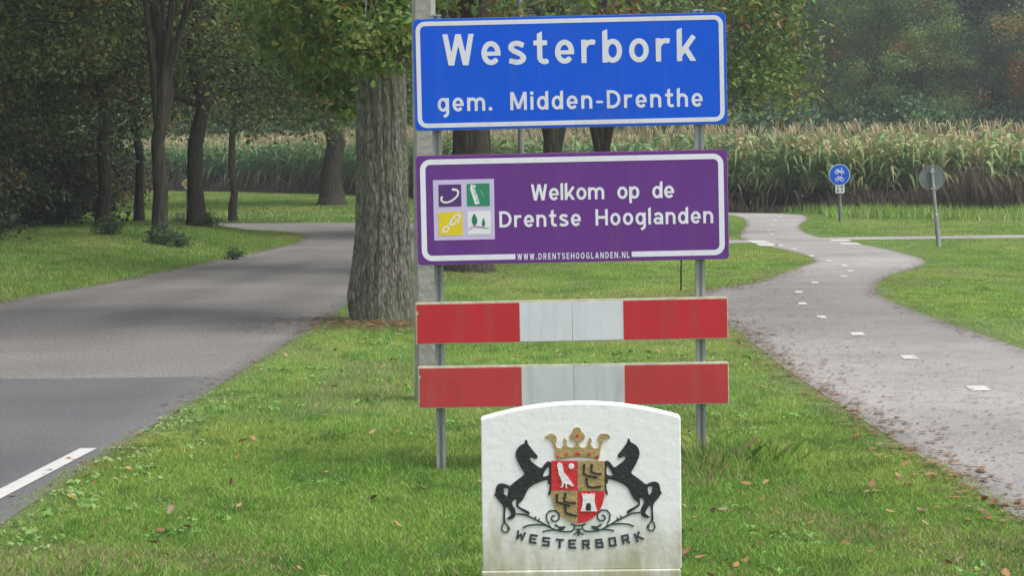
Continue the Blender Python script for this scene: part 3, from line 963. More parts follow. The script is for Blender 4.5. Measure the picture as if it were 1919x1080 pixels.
# ------------------------------------------------------------------ the white boundary stone with its crest
TY = 9.17; TPX = TY / F_PX
s_root = Vector((P(1088, 900, TY).x, TY, 0))
stone = thing("boundary_stone", s_root, "white limewashed stone slab with painted crest and black horses", "stone")
TH = .10
tl_, tr_ = P(901, 786, TY), P(1275.5, 783, TY); ap = P(1088, 756.5, TY)
hw = (tr_.x - tl_.x) / 2; cxs = (tr_.x + tl_.x) / 2; zs = (tl_.z + tr_.z) / 2; sag = ap.z - zs
Rr = (hw * hw + sag * sag) / (2 * sag); zc = ap.z - Rr; a0 = math.asin(hw / Rr)
outline = [(cxs + Rr * math.sin(t), zc + Rr * math.cos(t)) for t in np.linspace(-a0, a0, 33)]
z_seam = P(1088, 1069, TY).z
me = MB().prism([(p[0], p[1]) for p in outline] + [(cxs + hw, z_seam), (cxs - hw, z_seam)], TY, TY + TH).mesh("slab", s_root)
so = obj("slab", me, M['stone'], stone)
bv = so.modifiers.new("bevel", 'BEVEL'); bv.width = .004; bv.segments = 2; bv.limit_method = 'ANGLE'; bv.angle_limit = .7
me = MB().box((cxs - hw - .004, TY - .010, -.25), (cxs + hw - .004, TY + TH + .012, z_seam - .0)).mesh("plinth", s_root)
po = obj("plinth", me, M['stone'], stone)
bv = po.modifiers.new("bevel", 'BEVEL'); bv.width = .006; bv.segments = 2


def sq(px, py):
    q = P(px, py, TY); return (q.x, q.z)


h4 = lambda u, v: sq(900 + u / 3.855, 780 + v / 3.857)     # enlarged view, left half of the crest
z4 = lambda u, v: sq(880 + u / 3.176, 740 + v / 3.176)     # enlarged view of the whole crest
z8 = lambda u, v: sq(1020 + u / 6.17, 795 + v / 6.17)      # enlarged view of shield and crown
AX = (z4(643, 400)[0] + z4(643, 570)[0]) / 2
AXR = AX + .0008
mir = lambda lp: [(2 * AXR - x, z) for x, z in lp]


def relief(name, loops, m_, t, lift=-.003, bev=0.0):
    return fill(name, loops, TY, t, m_, stone, s_root, lift)


horse = [(326, 172), (338, 172), (344, 205), (362, 225), (380, 250), (400, 272), (415, 290), (412, 308), (395, 312), (378, 300), (360, 302), (357, 315), (375, 335), (405, 358),
         (430, 375), (445, 378), (462, 352), (480, 332), (500, 328), (515, 340), (519, 380), (517, 470), (512, 545), (500, 580), (490, 572), (494, 550), (500, 535), (502, 490),
         (486, 490), (492, 465), (478, 462), (450, 470), (420, 482), (385, 498), (360, 515), (345, 530), (330, 560), (315, 595), (295, 620), (275, 635), (272, 650), (300, 668),
         (340, 685), (358, 700), (355, 718), (340, 712), (310, 690), (262, 660), (260, 640), (262, 600), (245, 605), (228, 625), (235, 650), (255, 680), (258, 710), (245, 740),
         (215, 752), (190, 745), (200, 735), (225, 715), (215, 690), (200, 665), (187, 655), (180, 690), (180, 740), (183, 770), (165, 770), (166, 735), (168, 690), (165, 650),
         (140, 620), (120, 598), (112, 580), (98, 575), (110, 560), (115, 510), (135, 490), (165, 488), (195, 498), (215, 508), (235, 490), (265, 465), (300, 440), (318, 425),
         (318, 410), (300, 385), (275, 340), (258, 300), (255, 265), (268, 235), (290, 212), (320, 200)]
hole1 = [(175, 520), (205, 524), (200, 560), (193, 588), (182, 572), (166, 560), (178, 548), (165, 535)]
hole2 = [(491, 362), (499, 380), (497, 432), (475, 436), (450, 442), (462, 405)]


def round_loop(lp, k=1):
    for _ in range(k):
        out = []
        for i in range(len(lp)):
            a, b = lp[i], lp[(i + 1) % len(lp)]
            out.append((.75 * a[0] + .25 * b[0], .75 * a[1] + .25 * b[1])); out.append((.25 * a[0] + .75 * b[0], .25 * a[1] + .75 * b[1]))
        lp = out
    return lp


hl = [[h4(*p) for p in round_loop(l)] for l in (horse, hole1, hole2)]
relief("horse", hl, M['black'], .007)
relief("horse", [mir(l) for l in hl], M['black'], .007)
q1 = [(487, 395), (641.5, 395), (641.5, 569), (487, 569)]
q2 = [(644, 395), (803, 395), (803, 573), (644, 573)]
q3 = [(487, 571.5), (641.5, 571.5), (641.5, 767), (600, 757), (555, 730), (518, 692), (497, 645), (487, 600)]
q4 = [(644, 576), (803, 576), (802, 605), (793, 648), (772, 693), (733, 735), (690, 759), (644, 768)]
for nm, q, m_ in (("shield_quarter", q1, 'crest_red'), ("shield_quarter", q2, 'gold'), ("shield_quarter", q3, 'gold'), ("shield_quarter", q4, 'crest_red')):
    relief(nm, [[z4(*p) for p in q]], M[m_], .008)
SH = .0052
falcon = [(160, 450), (185, 445), (205, 460), (215, 500), (225, 560), (260, 600), (290, 640), (345, 715), (318, 722), (290, 700), (262, 690), (262, 735), (270, 742), (245, 742), (248, 700),
          (235, 690), (222, 680), (220, 720), (205, 735), (180, 735), (200, 715), (205, 680), (195, 640), (165, 580), (158, 520), (145, 475)]
relief("falcon", [[z8(*p) for p in falcon]], M['crest_white'], .003, SH)
relief("disc", [[z8(*p) for p in arc(313, 487, 33, 33, 0, 345, 20)]], M['crest_white'], .003, SH)


def s8(conv, strokes, sc, step=.0011, mirror=False):
    st = [([conv(*p) for p in pts], wd / sc * TPX) for pts, wd in strokes]
    if mirror: st = st + [(mir(p), w_) for p, w_ in st]
    xs_ = [p[0] for s_ in st for p in s_[0]]; ys_ = [p[1] for s_ in st for p in s_[0]]
    X, Y = np.meshgrid(np.arange(min(xs_) - .01, max(xs_) + .01, step), np.arange(min(ys_) - .01, max(ys_) + .01, step))
    return contours(sd_strokes(st, X, Y), X[0, 0], Y[0, 0], step)


for pts in ([(460, 478), (455, 575), (500, 600), (612, 620)], [(548, 478), (545, 555), (600, 575), (662, 578)], [(488, 638), (500, 720), (545, 735), (600, 730), (657, 722)],
            [(148, 824), (145, 900), (200, 920), (302, 950)], [(242, 812), (230, 895), (290, 910), (368, 915)], [(240, 956), (250, 1030), (310, 1050), (376, 1064)]):
    relief("branch", s8(z8, [(pts, 22), ([pts[0]], 32)], 6.17), M['black'], .003, SH)
tower = [(432, 800), (448, 805), (465, 815), (480, 800), (498, 812), (530, 812), (545, 800), (560, 812), (585, 800), (580, 860), (590, 940), (612, 1010), (418, 1010), (440, 940), (445, 860)]
relief("tower", [[z8(*p) for p in tower]], M['crest_white'], .003, SH)
relief("tower_door", [[z8(*p) for p in [(480, 1000), (480, 950), (492, 920), (510, 912), (530, 920), (540, 950), (540, 1000)]]], M['black'], .001, SH + .003)
crown = [(150, 420), (130, 370), (125, 310), (100, 230), (70, 180), (40, 168), (8, 160), (12, 140), (35, 138), (45, 118), (75, 112), (115, 118), (140, 150), (145, 190), (130, 220), (138, 270),
         (170, 285), (205, 275), (228, 250), (235, 225), (222, 200), (228, 165), (240, 155), (250, 180), (266, 190), (255, 225), (262, 250), (290, 272), (330, 275), (360, 255), (368, 215),
         (340, 205), (310, 190), (290, 150), (310, 105), (330, 95), (335, 55), (380, 35), (420, 55), (428, 95), (455, 105), (475, 145), (455, 185), (420, 205), (395, 215), (400, 255),
         (430, 275), (470, 275), (505, 255), (512, 225), (500, 205), (510, 190), (520, 160), (540, 165), (550, 200), (538, 225), (542, 250), (570, 280), (600, 288), (630, 270), (645, 225),
         (622, 190), (620, 150), (645, 115), (690, 112), (710, 120), (735, 115), (760, 150), (755, 170), (720, 170), (695, 180), (665, 230), (648, 300), (640, 370), (625, 420), (560, 398),
         (450, 385), (380, 383), (300, 388), (210, 405)]
co = relief("crown", [[z8(*p) for p in round_loop(crown)]], M['gold'], .007)
bandp = [(142, 408), (132, 345), (200, 328), (300, 312), (384, 309), (470, 312), (560, 325), (640, 348), (630, 410), (560, 390), (450, 377), (384, 375), (300, 379), (210, 396)]
o_ = fill("crown_band", [[z8(*p) for p in bandp]], TY, .002, M['gold'], co, s_root, .0042)
for (u, v, a_, b_) in ((150, 378, 18, 14), (255, 352, 20, 12), (384, 350, 34, 17), (515, 353, 22, 12), (615, 378, 20, 15)):
    fill("jewel", [[z8(*p) for p in arc(u, v, a_, b_, 0, 340, 14)]], TY, .0015, M['crest_red'], co, s_root, .0062)
fill("jewel", [[z8(*p) for p in arc(382, 133, 18, 16, 0, 340, 14)]], TY, .0015, M['crest_red'], co, s_root, .0042)
scroll = [([(260, 708), (320, 714), (380, 740), (440, 770), (490, 800), (540, 825), (580, 835)], 11), ([(393, 755), (402, 728)], 10), ([(416, 768), (428, 742)], 10),
          ([(500, 785), (482, 755), (478, 715), (500, 688), (540, 685), (568, 710), (570, 745), (550, 762), (525, 762), (512, 745), (520, 725), (540, 722)], 10),
          ([(308, 808), (345, 792), (400, 786), (460, 790), (510, 800)], 10), ([(450, 838), (480, 830), (530, 826), (580, 830)], 9),
          ([(540, 788), (575, 808), (615, 803)], 12), ([(560, 828), (605, 812)], 18), ([(580, 835), (620, 838), (660, 835), (680, 815), (680, 790), (655, 782)], 10),
          ([(680, 793), (716, 796)], 9), ([(688, 820), (716, 822)], 9), ([(708, 815), (708, 866)], 15), ([(672, 860), (702, 840)], 8),
          ([(176, 768), (160, 790), (155, 820), (170, 842), (195, 842), (212, 820), (205, 800), (190, 785), (180, 772)], 9), ([(200, 812)], 14)]
relief("scrollwork", s8(h4, scroll, 3.855, .0011, True), M['crest_green'], .006)
BS = .21; b_ = BS / 2
BG = {'W': [([(.04, 1), (.16, .03)], BS), ([(.16, .12), (.42, .72)], BS * .9), ([(.42, .72), (.66, .12)], BS * .9), ([(.66, .03), (.80, 1)], BS)],
      'E': [([(b_, 0), (b_, 1)], BS), ([(0, 1 - b_), (.82, 1 - b_)], BS), ([(0, .5), (.72, .5)], BS * .8), ([(0, b_), (.82, b_)], BS)],
      'S': [([(.82, 1 - b_), (0, 1 - b_)], BS), ([(b_, 1), (b_, .42)], BS), ([(0, .5), (.82, .5)], BS * .85), ([(.82 - b_, .58), (.82 - b_, 0)], BS), ([(.82, b_), (0, b_)], BS)],
      'T': [([(0, 1 - b_), (.84, 1 - b_)], BS), ([(.42, 0), (.42, 1)], BS * 1.15)],
      'R': [([(b_, 0), (b_, 1)], BS), ([(0, 1 - b_), (.82, 1 - b_)], BS), ([(.82 - b_, 1), (.82 - b_, .42)], BS), ([(0, .48), (.82, .48)], BS * .85), ([(.42, .45), (.78, 0)], BS)],
      'B': [([(b_, 0), (b_, 1)], BS), ([(0, 1 - b_), (.76, 1 - b_)], BS), ([(.76 - b_, 1), (.76 - b_, .5)], BS), ([(0, .52), (.84, .52)], BS * .8), ([(.86 - b_, .55), (.86 - b_, 0)], BS), ([(0, b_), (.86, b_)], BS)],
      'O': [([(b_, 0), (b_, 1)], BS), ([(0, 1 - b_), (.82, 1 - b_)], BS), ([(.82 - b_, 1), (.82 - b_, 0)], BS), ([(0, b_), (.82, b_)], BS)],
      'K': [([(b_, 0), (b_, 1)], BS), ([(.12, .45), (.66, 1.0)], BS), ([(.34, .55), (.84, .04)], BS)]}
lps = []
for ch, (u, v, rot) in zip("WESTERBORK", ((372, 122, -17), (490, 152, -10), (608, 177, -7), (733, 193, -4), (850, 199, -1), (975, 202, 1), (1098, 193, 3), (1220, 179, 6), (1340, 154, 10), (1462, 131, 20))):
    cxx, czz = sq(900 + u / 4.92, 980 + v / 4.92)
    X, Y = np.meshgrid(np.arange(-.15, 1.05, .03), np.arange(-.15, 1.15, .03))
    a = math.radians(rot + .65); s_ = 17.6 * TPX
    for lp in contours(sd_strokes(BG[ch], X, Y), -.15, -.15, .03):
        lps.append([(cxx + ((x - .42) * math.cos(a) - (y - .5) * math.sin(a)) * s_, czz + ((x - .42) * math.sin(a) + (y - .5) * math.cos(a)) * s_) for x, y in lp])
relief("lettering", lps, M['navy'], .006)

# ------------------------------------------------------------------ poles and small signs
# concrete lamp column just behind the sign
b0 = P(803, 742, 16.7); cpx = b0.x
pr = thing("concrete_pole", (cpx, 16.7, 0), "square weathered concrete pole close behind the blue sign", "pole")
mb = MB(); w0, w1 = .078, .055; n = 8
rings = [(-.3, .083), (1.5, .076), (3.0, .071), (5.5, .055)]
for z, r in rings:
    c_ = r * .35
    for x, y in ((r, -r + c_), (r, r - c_), (r - c_, r), (-r + c_, r), (-r, r - c_), (-r, -r + c_), (-r + c_, -r), (r - c_, -r)): mb.v.append(Vector((x, y, z)))
for i in range(len(rings) - 1):
    for k in range(n): mb.f.append((i * n + k, i * n + (k + 1) % n, (i + 1) * n + (k + 1) % n, (i + 1) * n + k))
mb.f.append(tuple(range((len(rings) - 1) * n, len(rings) * n)))
obj("shaft", mb.mesh("shaft"), M['concrete'], pr)
mb = MB()
mb.tube([(0, 0, 5.5), (0, 0, 5.9), (-.15, 0, 6.1), (-.55, 0, 6.2)], .03, 8)
obj("lamp_arm", mb.mesh("lamp_arm", sm=True), M['galv_dark'], pr)
mb = MB(); mb.tube([(-.5, 0, 6.19), (-.6, 0, 6.21), (-.95, 0, 6.24), (-1.1, 0, 6.25)], [.04, .09, .08, .03], 8)
obj("lamp_head", mb.mesh("lamp_head", sm=True), M['galv_dark'], pr)

# slim steel mast further back
mp_ = P(977, 300, 42.0)
ms = thing("steel_mast", (mp_.x, 42.0, 0), "slim weathered steel mast on the grass between the avenue trees", "mast")
mb = MB(); mb.tube([(0, 0, -.3), (0, 0, 1.0), (0, 0, 1.02), (0, 0, 6.5)], [.062, .06, .05, .04], 12)
obj("shaft", mb.mesh("shaft", sm=False), M['galv_dark'], ms)
mb = MB().box((-.04, -.075, .5), (.04, -.055, .85)); obj("service_door", mb.mesh("service_door"), M['galv_dark'], ms)

# cycle path sign
def disc_mesh(name, r, y0, y1, cz, n=40, c0=(0, 0)):
    return MB().prism([(c0[0] + r * math.cos(2 * math.pi * k / n), cz + r * math.sin(2 * math.pi * k / n)) for k in range(n)], y0, y1).mesh(name)


gcs = G(1575, 415)
cs = thing("cycle_sign", (gcs.x, gcs.y, 0), "round blue moped and bicycle sign with white arrow plate on grey post", "sign")
k_ = gcs.y / F_PX
zc_ = P(1573, 327.5, gcs.y).z; ox = P(1573, 327.5, gcs.y).x - gcs.x
mb = MB(); mb.tube([(0, .03, -.3), (0, .03, .34), (0, .03, .36), (ox * .8, .03, zc_ + .15)], [.042, .040, .030, .028], 10)
obj("post", mb.mesh("post", sm=False), M['galv_dark'], cs)
dsc = obj("sign_disc", disc_mesh("sign_disc", .232, -.018, -.004, zc_, c0=(ox, 0)), mat("sign_rim", (.42, .55, .68), .4, .05), cs)
fc = obj("sign_face", disc_mesh("sign_face", .212, -.022, -.0185, zc_, c0=(ox, 0)), M['blue'], dsc)


def pict(name, strokes, cx_, cz_, sc, m_, parent, yf):
    st = [(pts, w_) for pts, w_ in strokes]
    X, Y = np.meshgrid(np.arange(-1.4, 1.4, .025), np.arange(-.9, .9, .025))
    lp = contours(sd_strokes(st, X, Y), -1.4, -.9, .025)
    lp = [[(cx_ + x * sc, cz_ + y * sc) for x, y in l] for l in lp]
    fill(name, lp, yf, .002, m_, parent, (0, 0, 0))


wheel = lambda x, r: arc(x, -.3, r, r, 0, 360, 20)
bike = [(wheel(-.62, .4), .13), (wheel(.62, .4), .13), ([(-.62, -.3), (-.25, .32), (.4, .32), (.05, -.3), (-.62, -.3)], .12), ([(.62, -.3), (.36, .55), (.55, .6)], .12), ([(-.25, .32), (-.3, .48)], .12), ([(-.5, .5), (-.1, .5)], .14), ([(.05, -.3), (-.2, .3)], .12)]
moped = [(wheel(-.66, .36), .2), (wheel(.66, .36), .2), ([(-.66, -.1), (-.2, -.1), (.2, -.12), (.6, -.2)], .3), ([(.6, -.2), (.4, .6), (.75, .62)], .16), ([(-.75, .3), (-.05, .3)], .24), ([(-.1, -.25), (.2, -.3)], .3)]
pict("moped_symbol", moped, ox + .0, zc_ + .085, .092, M['film'], dsc, -.0225)
pict("bicycle_symbol", bike, ox + .0, zc_ - .075, .092, M['film'], dsc, -.0225)
za = P(1574, 354, gcs.y).z
ap_ = obj("arrow_plate", MB().prism([(ox + .01 + x, za + z) for x, z in rrect(.20, .19, .03)], -.016, -.004).mesh("arrow_plate"), M['film'], cs)
pict("arrow", [([(0, -.75), (0, .3)], .2)] + [([(-.35, .3), (0, .8)], .2), ([(.35, .3), (0, .8)], .2)], ox + .05, za, .085, M['black'], ap_, -.0165)
pict("arrow", [([(0, .75), (0, -.3)], .2)] + [([(-.35, -.3), (0, -.8)], .2), ([(.35, -.3), (0, -.8)], .2)], ox - .035, za, .085, M['black'], ap_, -.0165)

# leaning round sign seen from behind
g2 = G(1759, 459)
rs = thing("round_sign", (g2.x, g2.y, 0), "leaning round traffic sign seen from its grey back beside the cross path", "sign")
top2 = P(1746, 314, g2.y); lean = (top2.x - g2.x)
tz = top2.z
fx = lambda z: lean * z / tz
mb = MB(); mb.tube([(fx(-.3), 0, -.3), (fx(.48), 0, .48), (fx(.5), 0, .5), (fx(tz), 0, tz)], [.038, .036, .026, .025], 10)
obj("post", mb.mesh("post"), M['galv'], rs)
cz2 = P(1746, 334, g2.y).z
mb = MB(); mb.prism([(fx(cz2) - .005 + .205 * math.cos(2 * math.pi * k / 40), cz2 + .2 * math.sin(2 * math.pi * k / 40)) for k in range(40)], .034, .046)
ds2 = obj("sign_disc", mb.mesh("sign_disc"), M['steelback'], rs)
rim = MB().tube([(fx(cz2) - .005 + .205 * math.cos(2 * math.pi * k / 40), .032, cz2 + .2 * math.sin(2 * math.pi * k / 40)) for k in range(41)], .006, 6)
obj("rim", rim.mesh("rim", sm=True), M['galv_dark'], ds2)
obj("clamp", MB().box((fx(cz2 + .1) - .045, -.03, cz2 + .09), (fx(cz2 + .1) + .045, .036, cz2 + .115)).mesh("clamp"), M['galv'], rs)
obj("clamp", MB().box((fx(cz2 - .16) - .045, -.03, cz2 - .18), (fx(cz2 - .16) + .045, .036, cz2 - .155)).mesh("clamp"), M['galv'], rs)

# small yellow priority diamond under the avenue trees
gd = G(350, 402, .15)
dm = thing("priority_sign", (gd.x, gd.y, .1), "small yellow and white diamond sign on thin post under the trees", "sign")
zd = P(349, 344.5, gd.y).z - .1; od = P(349, 344.5, gd.y).x - gd.x
mb = MB(); mb.tube([(0, .03, -.3), (od, .03, zd + .1)], .022, 8); obj("post", mb.mesh("post"), M['galv_dark'], dm)
dp = obj("diamond_plate", MB().prism([(od + x * .135, zd + z * .135) for x, z in ((1, 0), (0, 1), (-1, 0), (0, -1))], -.008, .004).mesh("diamond_plate"), M['film'], dm)
obj("diamond_face", MB().prism([(od + x * .095, zd + z * .095) for x, z in ((1, 0), (0, 1), (-1, 0), (0, -1))], -.011, -.0085).mesh("diamond_face"), mat("signal_yellow", (.75, .45, .01), .4, .05), dp)

# thin iron stake in the lawn
gs = G(1276, 546)
st_ = thing("stake", (gs.x, gs.y, 0), "thin rusty iron stake standing in the lawn behind the purple sign", "stake")
mb = MB(); mb.tube([(0, 0, -.2), (.004, 0, .22), (.012, 0, .46)], .011, 6); obj("rod", mb.mesh("rod"), mat("rusty_iron", (.05, .035, .025), .8, .3), st_)
obj("cap", MB().tube([(.012, 0, .45), (.012, 0, .485)], .018, 8).mesh("cap"), M['galv_dark'], st_)

# ------------------------------------------------------------------ trees
PAL_OAK = [(0.069, 0.128, 0.026), (0.094, 0.158, 0.031), (0.119, 0.188, 0.036), (0.163, 0.210, 0.039), (0.056, 0.105, 0.023)]
PAL_DARK = [(0.066, 0.105, 0.023), (0.091, 0.136, 0.028), (0.115, 0.150, 0.031), (0.141, 0.158, 0.031), (0.058, 0.088, 0.020)]
PAL_WOOD = [(0.100, 0.175, 0.058), (0.120, 0.208, 0.065), (0.150, 0.219, 0.065), (0.090, 0.158, 0.058), (0.170, 0.230, 0.065)]
PAL_WOOD2 = [(0.094, 0.181, 0.082), (0.112, 0.203, 0.086), (0.085, 0.160, 0.072), (0.131, 0.213, 0.082)]
AUTUMN = [(0.300, 0.125, 0.026), (0.275, 0.175, 0.036), (0.200, 0.106, 0.036), (0.250, 0.200, 0.042)]
Z1 = np.array([0, 0, 1.0])


def unit(v): return v / (np.linalg.norm(v, axis=-1, keepdims=True) + 1e-9)


def leaves(cent, cnt, sig, size, cols, g, flat=.65, up=.5, lobed=False, droop=0.0, puff=.4):
    """many small leaves gathered in clumps; each keeps its clump's colour with its own variation"""
    k = np.repeat(np.arange(len(cent)), cnt)
    n = len(k)
    off = g.normal(size=(n, 3)) * np.array([1, 1, flat]) * sig[k][:, None]
    pos = cent[k] + off
    nr = unit(g.normal(size=(n, 3)) + np.array([0, 0, up]) + unit(off) * puff)
    d = unit(np.cross(nr, unit(g.normal(size=(n, 3)) + np.array([0, 0, -droop]))))
    s = np.cross(nr, d)
    L_ = size * g.uniform(.65, 1.35, n)[:, None]
    col = cols[k] * g.uniform(.75, 1.3, (n, 1)) * g.uniform(.92, 1.08, (n, 3))
    if lobed:
        prof = [(0, 0), (.18, .10), (.30, .22), (.40, .13), (.55, .30), (.64, .16), (.78, .26), (1, 0)]
        ring = prof + [(a, -b) for a, b in prof[-2:0:-1]]
    else:
        ring = [(0, 0), (.45, .30), (1, 0), (.45, -.30)]
    m = len(ring)
    V = np.stack([pos + d * L_ * (u - .5) + s * L_ * v + nr * L_ * (.18 * abs(v) * 2 - .12 * u * u) for u, v in ring], 1)
    F = np.arange(n * m).reshape(n, m)
    return V.reshape(-1, 3), F, np.repeat(col, m, 0), m


def pick_cols(n, pal, g, autumn=.05):
    c = np.array(pal)[g.integers(0, len(pal), n)]
    a = g.random(n) < autumn
    if a.any(): c[a] = np.array(AUTUMN)[g.integers(0, len(AUTUMN), a.sum())]
    return c * g.uniform(.8, 1.2, (n, 1))


def tree_meshes(seed, H, r0, cb, R, nleaf, size, pal, autumn=.05, fork=None, lean=(0, 0), nl=16, flare=1.5, sides=12, low_droop=.5, clump=.55, shape=.45, extra=None, lobed=False, zmin=0.0, fillf=.45, coarse=False):
    g = np.random.default_rng(seed); random.seed(seed)
    mb = MB()
    nz = 14
    wob = g.normal(size=(nz, 2)) * .06
    tp, tr = [], []
    for i in range(nz):
        t = i / (nz - 1); z = t * H * .88
        x = lean[0] * z + wob[i, 0] * min(1, z / 2) * (1 + 2 * t); y = lean[1] * z + wob[i, 1] * min(1, z / 2) * (1 + 2 * t)
        tp.append((x, y, z)); tr.append(r0 * (1 - .86 * t ** 1.1) * (1 + (flare - 1) * math.exp(-z / (.9 * r0 + .12))))
    tp = [(tp[0][0], tp[0][1], -.35), (tp[0][0], tp[0][1], 0.0), (tp[0][0] * .9, tp[0][1], .12), (0, 0, .35)] + [p for p in tp if p[2] > .5]
    rr = [r0 * flare * 1.06, r0 * flare, r0 * (1 + (flare - 1) * .6), r0 * (1 + (flare - 1) * .25)]
    tr = rr + [r0 * (1 - .86 * (p[2] / (H * .88)) ** 1.1) for p in tp[4:]]
    mb.tube(tp, tr, sides, True, .05)
    tz = np.array([p[2] for p in tp]); tx = np.array([p[0] for p in tp]); ty = np.array([p[1] for p in tp]); tra = np.array(tr)
    cent = []
    az = g.uniform(0, 6.28)
    for k in range(nl):
        f = (k + .5) / nl
        zs = cb * .85 + (H * .86 - cb * .85) * f ** 1.15
        if zmin: zs = max(zs, zmin - .25 + .35 * g.random())
        az += 2.4 + g.normal() * .35
        prof = math.sin(math.pi * min(1, (.18 + .82 * f)) ** shape) if f < .98 else .2
        prof = max(.25, (1 - abs(f - .35) / .9) ** .7)
        Lh = R * prof * g.uniform(.8, 1.15)
        rise = (1.6 * f + .15) * Lh * .55 - (low_droop * (1 - f) ** 2 * Lh * .35)
        if zmin: rise = max(rise, .12 * Lh)
        s0 = np.array([np.interp(zs, tz, tx), np.interp(zs, tz, ty), zs])
        dirh = np.array([math.cos(az), math.sin(az), 0])
        pts = []
        for j in range(6):
            u = j / 5
            p = s0 + dirh * Lh * u + Z1 * (rise * u ** .8 + .35 * Lh * math.sin(u * 2.6) * (.25 + .3 * f) - (low_droop * (1 - f) * u ** 2.4 * .5 * Lh * .4)) + g.normal(size=3) * .08 * u * Lh * .4
            if zmin: p[2] = max(p[2], zs - .1 + .25 * u)
            pts.append(p)
        rl_ = np.interp(zs, tz, tra) * .48
        mb.tube(pts, [rl_ * (1 - .85 * j / 5) + .006 for j in range(6)], 6, False)
        pts = np.array(pts)
        for u in ((.40, .72, 1.0) if coarse else (.30, .45, .58, .70, .82, .92, 1.0)):
            i0 = min(4, int(u * 5)); q = pts[i0] + (pts[i0 + 1] - pts[i0]) * (u * 5 - i0)
            for m_ in range(1 if coarse else 2):
                e = q + g.normal(size=3) * np.array([.75, .75, .55]) * clump * 1.25
                cent.append(e)
                if m_ == 0 and u > .4:
                    mb.tube([q, (q + e) / 2 + g.normal(size=3) * .05, e], [rl_ * .28 * (1.1 - u) + .006, .008, .004], 4, False)
    # crown filling between the limbs
    ncl = len(cent)
    for k in range(int(ncl * fillf)):
        f = g.random(); z = cb + (H - cb) * f
        prof = max(.2, (1 - abs(f - .35) / .9) ** .7)
        a = g.uniform(0, 6.28); r = R * prof * math.sqrt(g.uniform(.25, 1.0))
        cent.append(np.array([math.cos(a) * r + lean[0] * z, math.sin(a) * r + lean[1] * z, z]))
    if extra is not None: cent += list(extra)
    cent = np.array(cent)
    cent[:, 2] = np.where(cent[:, 2] < zmin, zmin + g.random(len(cent)) * .8, cent[:, 2])
    sig = g.uniform(.55, 1.15, len(cent)) * clump * .60
    cnt = np.maximum(6, (nleaf * sig ** 1.6 / (sig ** 1.6).sum())).astype(int)
    # neighbouring clumps share colour so the crown shows patches
    cols = pick_cols(len(cent), pal, g, 0)
    hot = fnoise(cent[:, 0] * .8 + seed, cent[:, 1] * .8 + cent[:, 2] * .9, 2) + g.normal(size=len(cent)) * .05
    k_ = hot > np.quantile(hot, 1 - autumn)
    cols[k_] = np.array(AUTUMN)[g.integers(0, len(AUTUMN), k_.sum())] * g.uniform(.6, 1, (k_.sum(), 1))
    V, F, c, m = leaves(cent, cnt, sig, size, cols, g, lobed=lobed, up=.9, puff=1.7 if coarse else .6)
    # trunk with a ring of root flare unevenness
    tm = mb.mesh("trunk", sm=True)
    cm = mesh_np("crown", V, F, c, False, m)
    return tm, cm


def plant_tree(name, loc, meshes, label, group=None, bark='bark', rot=0.0, scale=1.0, cat="tree"):
    t = thing(name, loc, label, cat, group)
    t.rotation_euler = (0, 0, rot); t.scale = (scale,) * 3
    obj("trunk", meshes[0], M[bark], t)
    obj("crown", meshes[1], M['leaf'], t)
    return t


def gloc(p): return (p[0], p[1], float(surf(np.array([[p[0], p[1]]]))[0]))


# --- the great oak behind the sign: furrowed trunk as real relief
OAK = Vector((G(719, 604).x, G(719, 604).y + .28, 0))
def oak_trunk():
    nz, na = 150, 120
    zz = np.linspace(-.3, 6.5, nz); aa = np.linspace(0, 2 * np.pi, na, endpoint=False)
    A, Zg = np.meshgrid(aa, zz)
    r = .232 - .010 * np.clip(Zg, 0, 9) + .035 * np.exp(-np.clip(Zg, 0, 9) / .28) * (1 + .35 * np.sin(3 * A + 1)) 
    u = A / (2 * np.pi) * 34
    cells = np.abs(np.sin((u + 1.6 * fnoise(u * .35 + 3, Zg * 1.3, 3) * 2.2) * np.pi * .5))
    ridge = cells ** .6 * .030 + .030 * (fnoise(u * 1.0, Zg * 7, 4) - .5) + .03 * (fnoise(np.cos(A) * 2 + 9, np.sin(A) * 2 + Zg * .8, 2) - .5)
    seam = .5 * np.cos(A * 0)                                 # keep periodic
    w_ = smooth(0, .35, A) * smooth(2 * np.pi, 2 * np.pi - .35, A)
    r = r + ridge * w_
    # the knobbly burl low on the road side
    r = r + .07 * np.exp(-(((A - 3.35 + np.pi) % (2 * np.pi) - np.pi) / .45) ** 2) * np.exp(-((Zg - .25) / .28) ** 2)
    xo = -.005 * Zg; yo = 0 * Zg
    V = np.stack([xo + r * np.cos(A), yo + r * np.sin(A), Zg], -1).reshape(-1, 3)
    idx = np.arange(nz * na).reshape(nz, na)
    F = np.stack([idx[:-1], np.roll(idx[:-1], -1, 1), np.roll(idx[1:], -1, 1), idx[1:]], -1).reshape(-1, 4)
    return mesh_np("trunk", V, F, None, True, 4)


oak = thing("oak_tree", OAK, "massive oak with thick furrowed grey trunk right behind the sign", "tree")
obj("trunk", oak_trunk(), M['bark_oak'], oak)
